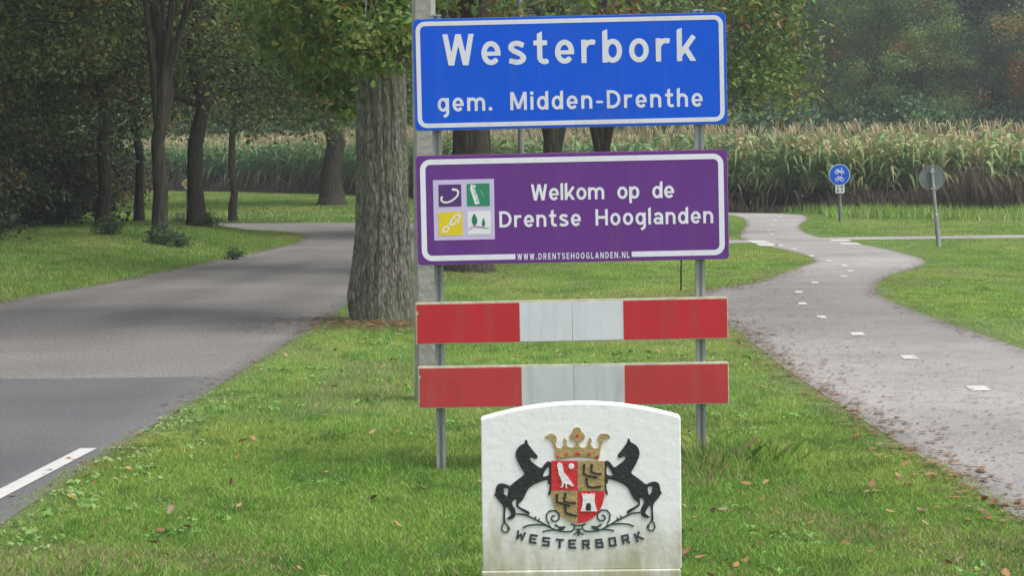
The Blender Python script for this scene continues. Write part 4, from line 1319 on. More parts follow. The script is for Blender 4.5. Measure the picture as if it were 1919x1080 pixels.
# hanging sprays on the road side of the trunk
ex = []
g_ = np.random.default_rng(91)
for (px, py, dy) in ((690, 95, -.9), (735, 70, -1.0), (665, 60, -.6), (640, 20, -.3), (700, 30, -1.0), (755, 40, -.9), (770, 95, -.8), (605, 5, .2), (715, 112, -1.0), (745, 15, -.7), (670, 5, -.9),
                     (760, 5, -1.0), (640, 75, .1), (610, 50, .6), (570, 20, .8), (700, -30, -.6), (640, -40, -.5), (740, -40, -.4), (590, -40, 0), (675, 108, -.5), (725, 40, -1.1), (690, 60, -1.2), (655, 35, -1.0), (560, 60, .9), (600, 110, 1.0), (640, 140, .8), (655, 175, .6), (620, 170, 1.2), (575, 130, 1.4), (540, 90, 1.5), (520, 30, 1.3), (480, 10, 1.5), (500, 70, 1.8), (590, 80, .4), (545, -20, .6), (490, -40, 1.0), (640, 200, 1.3), (600, 145, .9), (660, 130, .2)):
    for _ in range(3):
        q = P(px + g_.normal() * 14, py + g_.normal() * 12, OAK.y + dy + g_.normal() * .2); ex.append(np.array(q - OAK))
tm, cm = tree_meshes(40, 10.5, .2, 4.6, 4.6, 9000, .12, PAL_OAK, .10, nl=16, clump=.6)
lm = MB()                                                       # limbs
g_ = np.random.default_rng(5); random.seed(5)
for k in range(9):
    a = k * 2.4; z0 = 3.9 + k * .28
    L_ = 3.8 - k * .2
    lm.tube([(0, 0, z0), (math.cos(a) * L_ * .35, math.sin(a) * L_ * .35, z0 + .7), (math.cos(a) * L_ * .75, math.sin(a) * L_ * .75, z0 + 1.3), (math.cos(a) * L_, math.sin(a) * L_, z0 + 1.5)], [.11, .075, .04, .012], 7, False)
for k, e in enumerate(ex[::3]):
    zt = max(e[2] + .35, 2.9)
    lm.tube([(-.02, 0, zt + .8), tuple(np.array([e[0] * .5, e[1] * .5, zt + .7])), tuple(np.array([e[0] * .85, e[1] * .85, e[2] + .3])), tuple(e)], [.022, .016, .010, .004], 5, False)
obj("limbs", lm.mesh("limbs", sm=True), M['bark_oak'], oak)
cent = np.array(ex); gg = np.random.default_rng(77)
cols = pick_cols(len(cent), [(.095, .17, .03), (.12, .20, .034), (.075, .13, .025), (.17, .21, .04)], gg, .07)
V, F, c, m = leaves(cent, np.full(len(cent), 60), np.full(len(cent), .13), .082, cols, gg, lobed=True, up=.3)
obj("leaf_sprays", mesh_np("leaf_sprays", V, F, c, False, m), M['leaf'], oak)
obj("crown", cm, M['leaf'], oak)

# --- avenue trees, each grown on its own
def at_px(px, py, z=0.0):
    q = G(px, py, z); return (q.x, q.y)


AV = [  # px, base py, ground z, radius, height, crown base, crown radius, lean, label
    (300, 446, .22, .125, 12, 4.3, 4.0, (.002, 0), "dark tree forking into steep limbs with a bush at its foot", 1),
    (194, 423, .25, .135, 11, 2.6, 3.8, (.030, 0), "ivy-footed slanting tree on the dark edge of the roadside wood", 2),
    (261, 414, .26, .095, 10, 2.2, 3.2, (-.004, 0), "slender brown trunk between the forked and the ivy-footed tree", 3),
    (368, 419, .26, .165, 12, 2.0, 4.2, (.002, 0), "stout brown trunk beside the small diamond sign", 4),
    (436, 401, .20, .095, 10, 1.9, 3.4, (.0, 0), "thin straight tree on the verge before the maize", 5),
]
for (px, py, gz_, r, H, cb, R, ln_, lab, sd) in AV:
    x, y = at_px(px, py, gz_)
    ms_ = tree_meshes(100 + sd, H, r, cb, R, 19000, .105, PAL_DARK, .05, lean=ln_, nl=15, low_droop=.7, flare=1.35, clump=.6, zmin=cb + .3)
    t = plant_tree("avenue_tree", gloc((x, y)), ms_, lab, "avenue trees along the road")
    if sd == 1:          # steep forking limbs
        fm = MB(); random.seed(3)
        for (dx, dy, z0, L_, r_) in ((.34, -.05, 1.85, 3.4, .085), (.62, .15, 1.95, 3.2, .07), (-.22, .1, 2.2, 3.0, .075), (.12, .3, 2.4, 3.0, .07), (.85, -.2, 2.5, 2.6, .05)):
            fm.tube([(0, 0, z0 - .25), (dx * .25, dy * .25, z0 + L_ * .2), (dx * .8, dy * .8, z0 + L_ * .6), (dx * 1.3, dy * 1.3, z0 + L_)], [r_ * 1.1, r_, r_ * .7, r_ * .3], 8, False)
        obj("limbs", fm.mesh("limbs", sm=True), M['bark'], t)
for (x, y, ln_, zm, lab, sd) in ((-9.9, 49.0, (.085, 0), 3.2, "slanting dark trunk at the shaded outer end of the roadside wood", 8), (-8.4, 39.5, (.0, 0), 4.3, "roadside tree whose high crown shades the verge and the road", 9), (-8.3, 30.0, (.0, 0), 4.6, "tall roadside tree standing on the near part of the left verge", 10)):
    ms_ = tree_meshes(100 + sd, 12, .15, zm, 4.4, 17000, .105, PAL_DARK, .05, lean=ln_, nl=15, low_droop=.4, flare=1.35, clump=.6, zmin=zm)
    plant_tree("avenue_tree", gloc((x, y)), ms_, lab, "avenue trees along the road")
x, y = at_px(622, 381, .2)
ms_ = tree_meshes(131, 13, .30, 2.1, 5.2, 22000, .13, PAL_OAK, .07, nl=17, low_droop=.6, flare=1.7, clump=.75, zmin=2.7)
plant_tree("avenue_tree", gloc((x, y)), ms_, "broad tree with flared dark trunk in front of the maize beyond the bend", "avenue trees along the road")
for (px, Y, r, H, cb, R, ln_, lab, sd, pal, nlf) in (
        (872, 35.0, .285, 12, 3.6, 4.0, (0, 0), "thick rough trunk seen between the blue and purple plates", 21, PAL_OAK, 14000),
        (1040, 50.0, .185, 11.5, 2.4, 3.6, (-.004, 0), "short trunk widening upwards, seen between the two name plates", 22, PAL_OAK, 14000),
        (1130, 52.0, .145, 11.5, 2.3, 4.2, (-.02, 0), "leaning trunk whose crown hangs out over the maize", 23, PAL_OAK, 18000)):
    x = P(px, 290, Y).x
    exx = None
    if sd == 23:
        gq = np.random.default_rng(8); exx = []
        for k in range(150):
            qx = 1350 + 150 * gq.random() ** 1.0; qy = gq.uniform(-60, 225) - max(0, qx - 1440) * .6
            q = P(qx, qy, Y - 1.5 + gq.normal() * 1.2); exx.append(np.array([q.x - x, q.y - Y, q.z]))
    ms_ = tree_meshes(100 + sd, H, r, cb, R, nlf, .115, pal, .05, lean=ln_, nl=17, low_droop=1.0, clump=.65, flare=1.4, zmin=2.75 if sd < 23 else 2.6, extra=exx)
    t = plant_tree("avenue_tree", gloc((x, Y)), ms_, lab, "avenue trees along the road")
    if sd > 21:
        fm = MB(); random.seed(sd)
        for (dx, dy, z0, L_, r_) in ((-.45, .05, 1.45, 2.6, .09), (.5, -.05, 1.65, 2.6, .08), (-.15, .4, 1.7, 2.4, .07)):
            fm.tube([(0, 0, z0 - .2), (dx * .45, dy * .45, z0 + L_ * .3), (dx, dy, z0 + L_ * .65), (dx * 1.6, dy * 1.6, z0 + L_)], [r_ * 1.15, r_, r_ * .7, r_ * .3], 8, False)
        obj("limbs", fm.mesh("limbs", sm=True), M['bark'], t)

# --- the dark roadside wood on the left, the wood beyond the field: copies of a few grown prototypes
PROT_L = [tree_meshes(200 + k, 12 + k, .15 + .02 * k, 1.4 + .4 * k, 3.6, 30000, .115, PAL_DARK, .04, nl=16, low_droop=.6, clump=.75, zmin=1.6) for k in range(3)]
PW = [PAL_WOOD, PAL_WOOD2, [(.13, .19, .055), (.16, .205, .055), (.11, .165, .05)], [(.055, .095, .055), (.07, .11, .06), (.06, .10, .05)], [(.125, .19, .055), (.155, .205, .055), (.105, .165, .05)]]
PROT_W = [tree_meshes(220 + k, 12.5 + k * .6, .17, .9 + .2 * k, 3.3 + .25 * k, 30000, .14, PW[k], (.0, .0, .0, .0, .02)[k], nl=20, low_droop=.6, clump=1.05, fillf=.2, coarse=True) for k in range(5)]
PROT_A = tree_meshes(231, 11, .16, 1.4, 3.6, 24000, .15, [(.22, .20, .05), (.28, .20, .05), (.18, .19, .05)], .45, nl=18, clump=1.0, coarse=True)
r_ = random.Random(11)
left_spots = [(-12.5, 35), (-12.2, 39.5), (-10.2, 44.5), (-12.6, 47.5), (-10.6, 50.0), (-14.5, 42), (-13.4, 53.0), (-10.8, 54.0), (-16.5, 50), (-13.6, 68.5), (-16.6, 67.5), (-14.6, 74.5), (-18.4, 76), (-19.5, 73),
              (-15.6, 82), (-19.0, 85), (-21.5, 80), (-17.2, 90.5), (-20.8, 93), (-24, 88), (-19.5, 100), (-23.5, 102), (-27, 98), (-19.5, 60.0 - 5.5), (-21.5, 69), (-25, 75), (-29, 86)]
for i, (x, y) in enumerate(left_spots):
    ms_ = PROT_L[i % 3]
    plant_tree("roadside_tree", gloc((x, y)), ms_, "dark leafy tree inside the shaded wood left of the road", "trees of the roadside wood", 'bark', r_.uniform(0, 6.28), r_.uniform(.9, 1.15))
far_spots = []
for row, (n_, st_p, y0, sc0, sc1) in enumerate(((20, 2.7, 110.5, .46, .62), (16, 3.4, 115, .68, .85), (15, 3.7, 121, .95, 1.15), (14, 4.0, 127, 1.1, 1.25))):
    for k in range(n_):
        x = -15 + k * st_p + row * 1.3 + r_.uniform(-.8, .8)
        far_spots.append((x, y0 + r_.uniform(-1.8, 1.8) + max(0, 6 - x) * .9, r_.uniform(sc0, sc1)))
for k in range(9):
    far_spots.append((4 + k * 3.1 + r_.uniform(-.6, .6), 134 + r_.uniform(-1.5, 1.5), r_.uniform(1.05, 1.25)))
for k in range(14):
    far_spots.append((-44 + k * 3.2 + r_.uniform(-.7, .7), 146 + r_.uniform(-2, 2) - k * .6, r_.uniform(.7, 1.1)))
WLAB = ("mid green tree", "blue-green tree", "light green tree", "dark green tree", "olive green tree")
for i, (x, y, sc) in enumerate(far_spots):
    k = r_.randrange(5)
    size_ = "low" if sc < .65 else ("middling" if sc < .92 else "tall")
    plant_tree("woodland_tree", gloc((x, y)), PROT_W[k], size_ + " " + WLAB[k] + " in the wood behind the maize field", "trees of the wood behind the maize, " + size_ + " " + WLAB[k], 'bark_far', r_.uniform(0, 6.28), sc)
plant_tree("woodland_tree", gloc((22.6, 106)), PROT_A, "yellowing orange tree at the edge of the hazy wood", None, 'bark_far', 1.0, .8)
plant_tree("woodland_tree", gloc((26.8, 106)), PROT_A, "orange brown tree beyond the yellowing one at the wood's edge", None, 'bark_far', 3.0, .75)


# --- shrubs
def shrub_mesh(seed, R, H, n, size, pal, autumn=.05):
    g = np.random.default_rng(seed); random.seed(seed)
    mb = MB(); cent = []
    for k in range(14):
        a = g.uniform(0, 6.28); r = R * g.uniform(.2, .95); h = H * g.uniform(.45, 1.0) * (1 - .35 * (r / R) ** 2)
        e = np.array([math.cos(a) * r, math.sin(a) * r, h])
        mb.tube([(e[0] * .08, e[1] * .08, -.1), tuple(e * np.array([.5, .5, .6])), tuple(e)], [.02 * R + .008, .012 * R + .005, .004], 5, False)
        for u in (.35, .6, .85, 1.0):
            cent.append(e * np.array([u, u, u ** .8]) + g.normal(size=3) * .12 * R)
    for k in range(26):
        a = g.uniform(0, 6.28); f = g.random(); r = R * math.sqrt(max(0, 1 - f * f)) * g.uniform(.6, 1)
        cent.append(np.array([math.cos(a) * r, math.sin(a) * r, H * (.05 + .9 * f)]))
    cent = np.array(cent); cent[:, 2] = np.maximum(cent[:, 2], .06)
    sig = g.uniform(.12, .24, len(cent)) * R
    V, F, c, m = leaves(cent, np.full(len(cent), max(4, n // len(cent))), sig, size, pick_cols(len(cent), pal, g, autumn), g)
    V[:, 2] = np.maximum(V[:, 2], -.03)
    return mb.mesh("stems"), mesh_np("foliage", V, F, c, False, m)


def plant_shrub(loc, ms_, label, group, rot, sc):
    t = thing("shrub", loc, label, "shrub", group)
    t.rotation_euler = (0, 0, rot); t.scale = sc
    obj("stems", ms_[0], M['bark'], t); obj("foliage", ms_[1], M['leaf'], t)


PAL_SH = [(.036, .062, .024), (.05, .075, .027), (.06, .07, .03), (.065, .055, .032)]
SH_ = [shrub_mesh(300 + k, 1.5, 2.2, 5200, .12, PAL_SH, .08) for k in range(2)]
SHW = [shrub_mesh(310 + k, 2.0, 3.2, 5200, .20, PAL_WOOD2, .03) for k in range(2)]
for i, (x, y) in enumerate([(-9.6, 38), (-9.4, 42), (-9.9, 46.5), (-9.3, 48.6), (-9.0, 52.5), (-11.5, 44), (-12, 50), (-11.2, 52.3), (-10.8, 55.5), (-11.3, 74), (-12.7, 83), (-13.5, 49), (-10.3, 41), (-14, 46), (-11.4, 67.5), (-12.6, 70.5), (-15, 72), (-13.6, 77), (-14.8, 79.5), (-16.5, 79.5),
                            (-16.4, 87), (-18, 90), (-19, 96), (-18.5, 66.8), (-20, 70), (-15.5, 54.5), (-12.5, 55.5)]):
    plant_shrub(gloc((x, y)), SH_[i % 2], "dark undergrowth bush at the foot of the roadside wood", "undergrowth of the roadside wood", r_.uniform(0, 6.28), (r_.uniform(.8, 1.2),) * 2 + (r_.uniform(.7, 1.15),))
for i in range(26):
    x = -16 + i * 2.1 + r_.uniform(-.5, .5); y = 108.5 + r_.uniform(-1, 1) + max(0, 6 - x) * .9
    plant_shrub(gloc((x, y)), SHW[i % 2], "low leafy bush along the edge of the wood behind the maize", "bushes along the wood edge", r_.uniform(0, 6.28), (r_.uniform(.9, 1.3),) * 3)
SMALL = shrub_mesh(330, .5, .6, 900, .075, [(.06, .115, .045), (.08, .13, .05), (.06, .09, .045)], .02)
for k in range(12):
    x = 3 + k * 2.3 + r_.uniform(-.5, .5)
    plant_shrub(gloc((x, 124 + r_.uniform(-1.5, 1.5))), SHW[k % 2], "tall spreading bush deep inside the wood behind the maize", "tall bushes inside the wood", r_.uniform(0, 6.28), (r_.uniform(1.6, 2.1),) * 3)
for (px, py, z, s, lab) in ((301, 452, .2, .55, "small bush hugging the foot of the forked tree"), (336, 452, .2, .38, "low bush on the verge right of the forked tree"), (439, 474, .1, .3, "tiny dark bush alone in the left roadside verge"),
                            (388, 420, .25, .5, "bush at the foot of the stout trunk by the diamond sign"), (338, 405, .25, .5, "bush behind the post of the diamond sign"), (205, 440, .24, .55, "bush below the ivy-footed slanting tree")):
    x, y = at_px(px, py, z); plant_shrub(gloc((x, y)), SMALL, lab, None, r_.uniform(0, 6), (s * 1.2, s * 1.2, s))

# ------------------------------------------------------------------ maize
def maize_arrays(seed, low=False, tone=0.0):
    g = np.random.default_rng(seed)
    V, F, Cc = [], [], []
    H = g.uniform(1.72, 1.98)

    def strip(ptsL, ptsR, cols):
        b = len(V)
        for a, b_, c in zip(ptsL, ptsR, cols): V.append(a); V.append(b_); Cc.append(c); Cc.append(c)
        for i in range(len(ptsL) - 1): F.append((b + 2 * i, b + 2 * i + 1, b + 2 * i + 3, b + 2 * i + 2))
    grn = np.array([.135, .250, .100]); lt = np.array([.27, .34, .12]); yl = np.array([.42, .37, .19]); br = np.array([.14, .105, .065])
    for a in (0, math.pi / 2):                              # stalk
        d = np.array([math.cos(a), math.sin(a), 0]) * .013
        zs = (0, H * .5, H)
        strip([np.array([0, 0, z]) - d * (1.1 - .5 * z / H) for z in zs], [np.array([0, 0, z]) + d * (1.1 - .5 * z / H) for z in zs], [br * 1.1, grn * .9, lt])
    az = g.uniform(0, 6.28)
    for k in range(14 if not low else 8):
        f = (k + .5) / (14 if not low else 8)
        if low: f = .4 + .6 * f
        z0 = H * (.18 + .76 * f); az += math.pi + g.normal() * .35
        L_ = (.80 - .35 * abs(f - .5)) * g.uniform(.8, 1.15); d = np.array([math.cos(az), math.sin(az), 0]); s = np.array([-d[1], d[0], 0])
        up = g.uniform(.5, 1.05) * (1.0 + .35 * f); dr = g.uniform(1.1, 1.9)
        if f < .3: up *= .4; dr *= 1.1
        c = (grn * (1 - tone) + lt * tone) * g.uniform(.75, 1.3)
        if g.random() < .12 + .3 * tone: c = yl * g.uniform(.7, 1.1)
        if f < .30: c = br * g.uniform(.6, 1.1)
        pl_, pr_, cc = [], [], []
        for j in range(6):
            u = j / 5
            p = np.array([0, 0, z0]) + d * L_ * u * (1 - .15 * u) + Z1 * L_ * (up * u - dr * u * u * .75)
            w = .038 * (1 - u ** 2.2) + .003
            tw = s * math.cos(u * g.uniform(-.6, .6)) + Z1 * .35 * math.sin(u * 2)
            pl_.append(p - tw * w); pr_.append(p + tw * w + Z1 * .008); cc.append(c * (1 + .25 * u))
        strip(pl_, pr_, cc)
    tas = np.array([.45, .37, .22])
    for k in range(7):
        a = g.uniform(0, 6.28); sp = g.uniform(.03, .16) if k else 0.0
        d = np.array([math.cos(a), math.sin(a), 0]); s = np.array([-d[1], d[0], 0]) * .007
        hh = g.uniform(.20, .32)
        p = [np.array([0, 0, H - .03]), np.array([0, 0, H + hh * .5]) + d * sp * .5, np.array([0, 0, H + hh]) + d * sp * 1.3]
        cc = tas * g.uniform(.75, 1.2)
        strip([q - s for q in p], [q + s for q in p], [cc, cc, cc * 1.1])
    if not low:                                             # a ripe cob with dry husk
        a = g.uniform(0, 6.28); d = np.array([math.cos(a), math.sin(a), 0]); s = np.array([-d[1], d[0], 0])
        p = [np.array([0, 0, H * .45]) + d * .02, np.array([0, 0, H * .52]) + d * .06, np.array([0, 0, H * .60]) + d * .09]
        for e in (s, np.cross(d, s)): strip([q - e * w for q, w in zip(p, (.014, .03, .008))], [q + e * w for q, w in zip(p, (.014, .03, .008))], [yl, yl, br])
    return np.array(V), np.array(F), np.array(Cc)


def along(line, step):
    d = np.r_[0, np.cumsum(np.linalg.norm(np.diff(line, axis=0), axis=1))]
    t = np.arange(0, d[-1], step)
    return np.stack([np.interp(t, d, line[:, 0]), np.interp(t, d, line[:, 1])], 1)


FRONT = catmull([(34, 60.5), (24, 60.8), (16, 61.8), (10.5, 64.0), (8, 66.6), (5.5, 69.8), (2.5, 73.5), (-1, 79), (-6.5, 96), (-12, 108), (-20, 120), (-32, 130)], 1.0)
MZ = [maize_arrays(400 + k, False, (.0, .15, .35, .6, .75)[k]) for k in range(5)]
MZL = [maize_arrays(420 + k, True, (.1, .4, .7)[k]) for k in range(3)]
mz_me = []
for V, F, c in MZ:
    mz_me.append(mesh_np("maize_plant", V, F, c, False, 4))
g = np.random.default_rng(55)
indiv = 0; bulk = []
for row in range(9):
    ln_ = along(FRONT, .17 if row < 3 else .21) + np.array([.05, .62]) * row
    for p in ln_:
        x, y = p + g.normal(size=2) * np.array([.05, .16])
        edge_lim = .215 * y + 2.5
        if abs(x) > edge_lim: continue
        pale = smooth(2, 9, x) * .8 + g.normal() * .22
        ti = int(np.clip(round(pale * 4), 0, 4))
        a = g.uniform(0, 6.28); sc = g.uniform(.78, 1.12)
        vis = 1.7 < x - .35 * (y - 60) * 0 and .192 * y > x > .075 * y
        if row < 3 and vis and indiv < 290:
            o = obj("maize_plant", mz_me[ti], M['maize'])
            o.location = gloc((x, y)); o.rotation_euler = (g.normal() * .05, g.normal() * .05, a); o.scale = (sc,) * 3
            tag(o, "tall maize plant with arching leaves in the front rows of the field", "maize plant", "maize plants in the front rows")
            indiv += 1
        else:
            bulk.append((x, y, a, sc, ti, row))
VV, FF, CC = [], [], []; nb = 0
bz = surf(np.array([(b[0], b[1]) for b in bulk]))
for (x, y, a, sc, ti, row), z in zip(bulk, bz):
    V, F, c = MZ[ti] if row < 4 else MZL[min(2, ti // 2)]
    ca, sa = math.cos(a) * sc, math.sin(a) * sc
    W = np.stack([x + V[:, 0] * ca - V[:, 1] * sa, y + V[:, 0] * sa + V[:, 1] * ca, z + V[:, 2] * sc], 1)
    VV.append(W); FF.append(F + nb); CC.append(c * g.uniform(.8, 1.2)); nb += len(V)
mf = obj("maize_field", mesh_np("maize_field", np.vstack(VV), np.vstack(FF), np.vstack(CC), False, 4), M['maize'])
tag(mf, "dense ripening maize with straw-coloured tassels filling the field", "maize", kind="stuff")

# ------------------------------------------------------------------ blades: lawn, verges, weeds
def blades(name, x0, x1, y0, y1, dens, hgt, wid, seg, seed, sd_min=-.075, sd_max=99, label=None, hfun=None, cfun=None, mask=None):
    g = np.random.default_rng(seed)
    n = int((x1 - x0) * (y1 - y0) * dens)
    p = np.stack([g.uniform(x0, x1, n), g.uniform(y0, y1, n)], 1)
    p = p[np.abs(p[:, 0]) < .195 * p[:, 1] + 1.4]
    if mask is not None: p = p[mask(p)]
    sd = np.concatenate([sdist(p[i:i + 60000]) for i in range(0, len(p), 60000)]) if len(p) else np.zeros(0)
    wob = .10 * (fnoise(p[:, 0] * 4 + 3, p[:, 1] * 2.2, 3) - .45)
    k = (sd > sd_min + wob) & (sd < sd_max)
    p, sd = p[k], sd[k]
    z = surf(p)
    n = len(p)
    ln_ = g.uniform(.6, 1.35, n) * hgt * (.6 + .8 * fnoise(p[:, 0] * 1.5, p[:, 1] * .8, 3))
    if hfun is not None: ln_ = ln_ * hfun(p, sd)
    ln_ = ln_ * (.45 + .55 * smooth(-.05, .35, sd))
    a = g.uniform(0, 6.28, n); lean = np.abs(g.normal(size=n)) * .45 + .1
    w = wid * g.uniform(.7, 1.3, n)
    d = np.stack([np.cos(a), np.sin(a), np.zeros(n)], 1); s_a = a + 1.57 + g.normal(size=n) * .6
    s = np.stack([np.cos(s_a), np.sin(s_a), np.zeros(n)], 1)
    B = np.c_[p, z - .006]
    col = cfun(p, sd, g)
    if seg == 1:
        V = np.stack([B - s * w[:, None], B + s * w[:, None], B + d * (ln_ * lean)[:, None] + Z1 * ln_[:, None]], 1).reshape(-1, 3)
        F = np.arange(n * 3).reshape(n, 3)
        c = np.repeat(col, 3, 0)
        me = mesh_np(name, V, F, c, False, 3)
    else:
        Mi = B + d * (ln_ * lean * .3)[:, None] + Z1 * (ln_ * .6)[:, None]
        V = np.stack([B - s * w[:, None], B + s * w[:, None], Mi + s * w[:, None] * .8, B + d * (ln_ * lean)[:, None] + Z1 * ln_[:, None], Mi - s * w[:, None] * .8], 1).reshape(-1, 3)
        F = np.arange(n * 5).reshape(n, 5)
        c = np.repeat(col, 5, 0)
        me = mesh_np(name, V, F, c, False, 5)
    o = obj(name, me, M['blade'])
    tag(o, label, "grass", kind="stuff")
    return o


G_BR, G_MID, G_DK, G_YL, G_DRY = (np.array(c) for c in ((.290, .450, .090), (.210, .370, .068), (.115, .245, .046), (.430, .480, .125), (.42, .36, .19)))


def lawn_col(p, sd, g):
    x, y = p[:, 0], p[:, 1]
    n1 = fnoise(x * 1.3 + 7, y * .7 + 3, 4); n2 = fnoise(x * .5 + 31, y * .28 + 8, 3); n3 = fnoise(x * 5, y * 3, 3)
    c = G_MID + (G_BR - G_MID) * smooth(.35, .65, n1)[:, None]
    c = c + (G_YL - c) * (smooth(.48, .68, n2) * .65)[:, None]
    c = c + (G_DK - c) * (smooth(.55, .72, n3) * .6)[:, None]
    n4 = fnoise(x * 1.1 + 51, y * .6 + 77, 4)
    dry = (g.random(len(p)) < .07 + .32 * smooth(.60, .72, n4) + .22 * smooth(11.5, 9.2, y) * smooth(-.8, -2.2, x)) | ((sd < .06) & (g.random(len(p)) < .3))
    c[dry] = G_DRY * g.uniform(.7, 1.1, (dry.sum(), 1))
    return c * g.uniform(.75, 1.25, (len(p), 1)) * g.uniform(.94, 1.06, (len(p), 3))


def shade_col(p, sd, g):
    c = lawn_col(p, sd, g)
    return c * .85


def lawn_h(p, sd):
    x, y = p[:, 0], p[:, 1]
    h = 1 + 2.0 * smooth(10.4, 9.0, y) * smooth(-.2, -2.2, x)
    for (cx_, cy_, r, k) in ((1.18, 12.9, .22, 3.4), (.95, 12.6, .2, 2.6), (-.05, 9.6, .15, 1.5), (1.05, 9.8, .2, .8), (-.62, 12.85, .12, 1.5), (.92, 12.85, .12, 1.5)):
        h = h + k * np.exp(-((x - cx_) ** 2 + ((y - cy_) * .7) ** 2) / r ** 2)
    return h


def not_oak(p): return (np.hypot(p[:, 0] - OAK.x, p[:, 1] - OAK.y) > .33) & ((np.hypot((p[:, 0] - OAK.x - .1) * .9, (p[:, 1] - OAK.y + .2) * .62) > .55 + .35 * fnoise(p[:, 0] * 3, p[:, 1] * 2, 2)) | (rng.random(len(p)) < .10)) & ~((np.abs(p[:, 0] - cxs) < hw) & (np.abs(p[:, 1] - TY - TH / 2) < TH / 2))


LAB = "short mown grass of the lawn between road and path"
zsplit = lambda p: p[:, 1] < 13.0 + 3.2 * vnoise(p[:, 0] * 37.7, p[:, 1] * 31.3)
blades("lawn_grass", -2.6, 2.5, 8.3, 16.2, 9500, .030, .0019, 3, 501, label=LAB, hfun=lawn_h, cfun=lawn_col, mask=lambda p: not_oak(p) & zsplit(p))
blades("lawn_grass", -2.6, 2.5, 13.0, 24, 5600, .028, .0026, 1, 502, label=LAB, hfun=lawn_h, cfun=lawn_col, mask=lambda p: not_oak(p) & ~zsplit(p))
blades("lawn_grass", -2.0, 5.5, 24, 46, 2600, .026, .0045, 1, 503, label="mown grass strip under the avenue trees behind the sign", cfun=lawn_col, mask=not_oak)
blades("lawn_grass", 3.6, 11, 18, 46, 1900, .022, .0052, 1, 504, label="mown grass right of the cycle path", cfun=lawn_col)
blades("lawn_grass", 3.4, 15.5, 46, 66, 1000, .025, .008, 1, 505, label="grass strip between cross path and maize", cfun=lawn_col)
blades("lawn_grass", -2.5, 5.5, 46, 74, 800, .03, .009, 1, 506, label="grass under the avenue trees in front of the maize", cfun=lawn_col)
front_y = lambda x: np.interp(x, FRONT[::-1, 0], FRONT[::-1, 1])
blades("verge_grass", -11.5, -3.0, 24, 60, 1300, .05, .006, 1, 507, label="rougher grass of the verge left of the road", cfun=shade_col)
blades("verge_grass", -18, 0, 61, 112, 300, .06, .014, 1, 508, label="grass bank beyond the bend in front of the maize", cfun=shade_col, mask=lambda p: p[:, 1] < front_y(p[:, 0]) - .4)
# tall rank grass, dead brown weeds, and low stems for shade at the stalk feet
blades("rank_grass", 5.5, 16, 52, 66.5, 160, .26, .012, 1, 509, label="tall bright grass at the foot of the maize", cfun=lawn_col, sd_min=.5, mask=lambda p: (p[:, 1] < front_y(p[:, 0]) - .1) & (p[:, 1] > front_y(p[:, 0]) - 4.5 - 3 * fnoise(p[:, 0], p[:, 0] * 0, 2)))


def weed_col(p, sd, g):
    c = np.array([.15, .115, .085]) * np.ones((len(p), 3))
    k = g.random(len(p)) < .22; c[k] = (.15, .13, .09)
    return c * g.uniform(.55, 1.5, (len(p), 1))


w_ = blades("weeds_and_shade", 1.5, 17, 56, 76, 420, .60, .009, 3, 510, label="dead brown weeds standing along the front of the maize", cfun=weed_col, sd_min=.25,
            hfun=lambda p, sd: (.35 + .85 * smooth(7.5, 9.5, p[:, 0])) * (.25 + 1.5 * fnoise(p[:, 0] * 1.1, p[:, 1] * .3, 2)),  # low stems on the left stand in for shade under the stalks
            mask=lambda p: np.abs(p[:, 1] - front_y(p[:, 0]) + .55) < .55 + .4 * fnoise(p[:, 0] * .9 + 4, p[:, 0] * 0, 2))
w_["category"] = "weeds"
w2 = blades("weeds_and_shade", -22, -1, 76, 124, 110, .45, .013, 1, 511, label="dark dry stems standing in for shade below the maize beyond the bend", cfun=weed_col,
            mask=lambda p: np.abs(p[:, 1] - front_y(p[:, 0]) + .4) < .8)  # brown strip gives the shaded foot of the maize its dark colour
w2["category"] = "weeds"

def weed_patch(name, pts, size, pal, label, seed):
    g = np.random.default_rng(seed)
    p = pts(g); p = p[sdist(p) > .02]
    cent = np.c_[p, surf(p) + .022]
    V, F, c, m = leaves(cent, np.full(len(p), 7), np.full(len(p), size * .75), size, np.array(pal)[g.integers(0, len(pal), len(p))], g, flat=.12, up=2.6)
    V[:, 2] = np.maximum(V[:, 2], np.repeat(surf(V[::m, :2]), m) + .004)
    tag(obj(name, mesh_np(name, V, F, c, False, m), M['blade']), label, "weeds", kind="stuff")


def wp_edge(g):
    l = catmull(RR, .1); l = l[(l[:, 1] > 8.5) & (l[:, 1] < 17)]
    return l[g.integers(0, len(l), 130)] + np.c_[np.abs(g.normal(size=130)) * .22 + .03, g.normal(size=130) * .25]


def wp_lawn(g):
    c = np.stack([g.uniform(-1.9, 1.9, 60), g.uniform(9, 22, 60)], 1)
    return c[g.integers(0, 60, 230)] + g.normal(size=(230, 2)) * np.array([.07, .16])


weed_patch("broadleaf_weeds", wp_edge, .032, [(.24, .37, .12), (.30, .40, .16), (.19, .32, .09)], "pale broad-leaved weeds creeping along the road edge of the lawn", 901)
weed_patch("broadleaf_weeds", wp_lawn, .036, [(.15, .30, .06), (.20, .35, .08), (.13, .26, .06)], "patches of clover and daisy leaves in the lawn", 902)

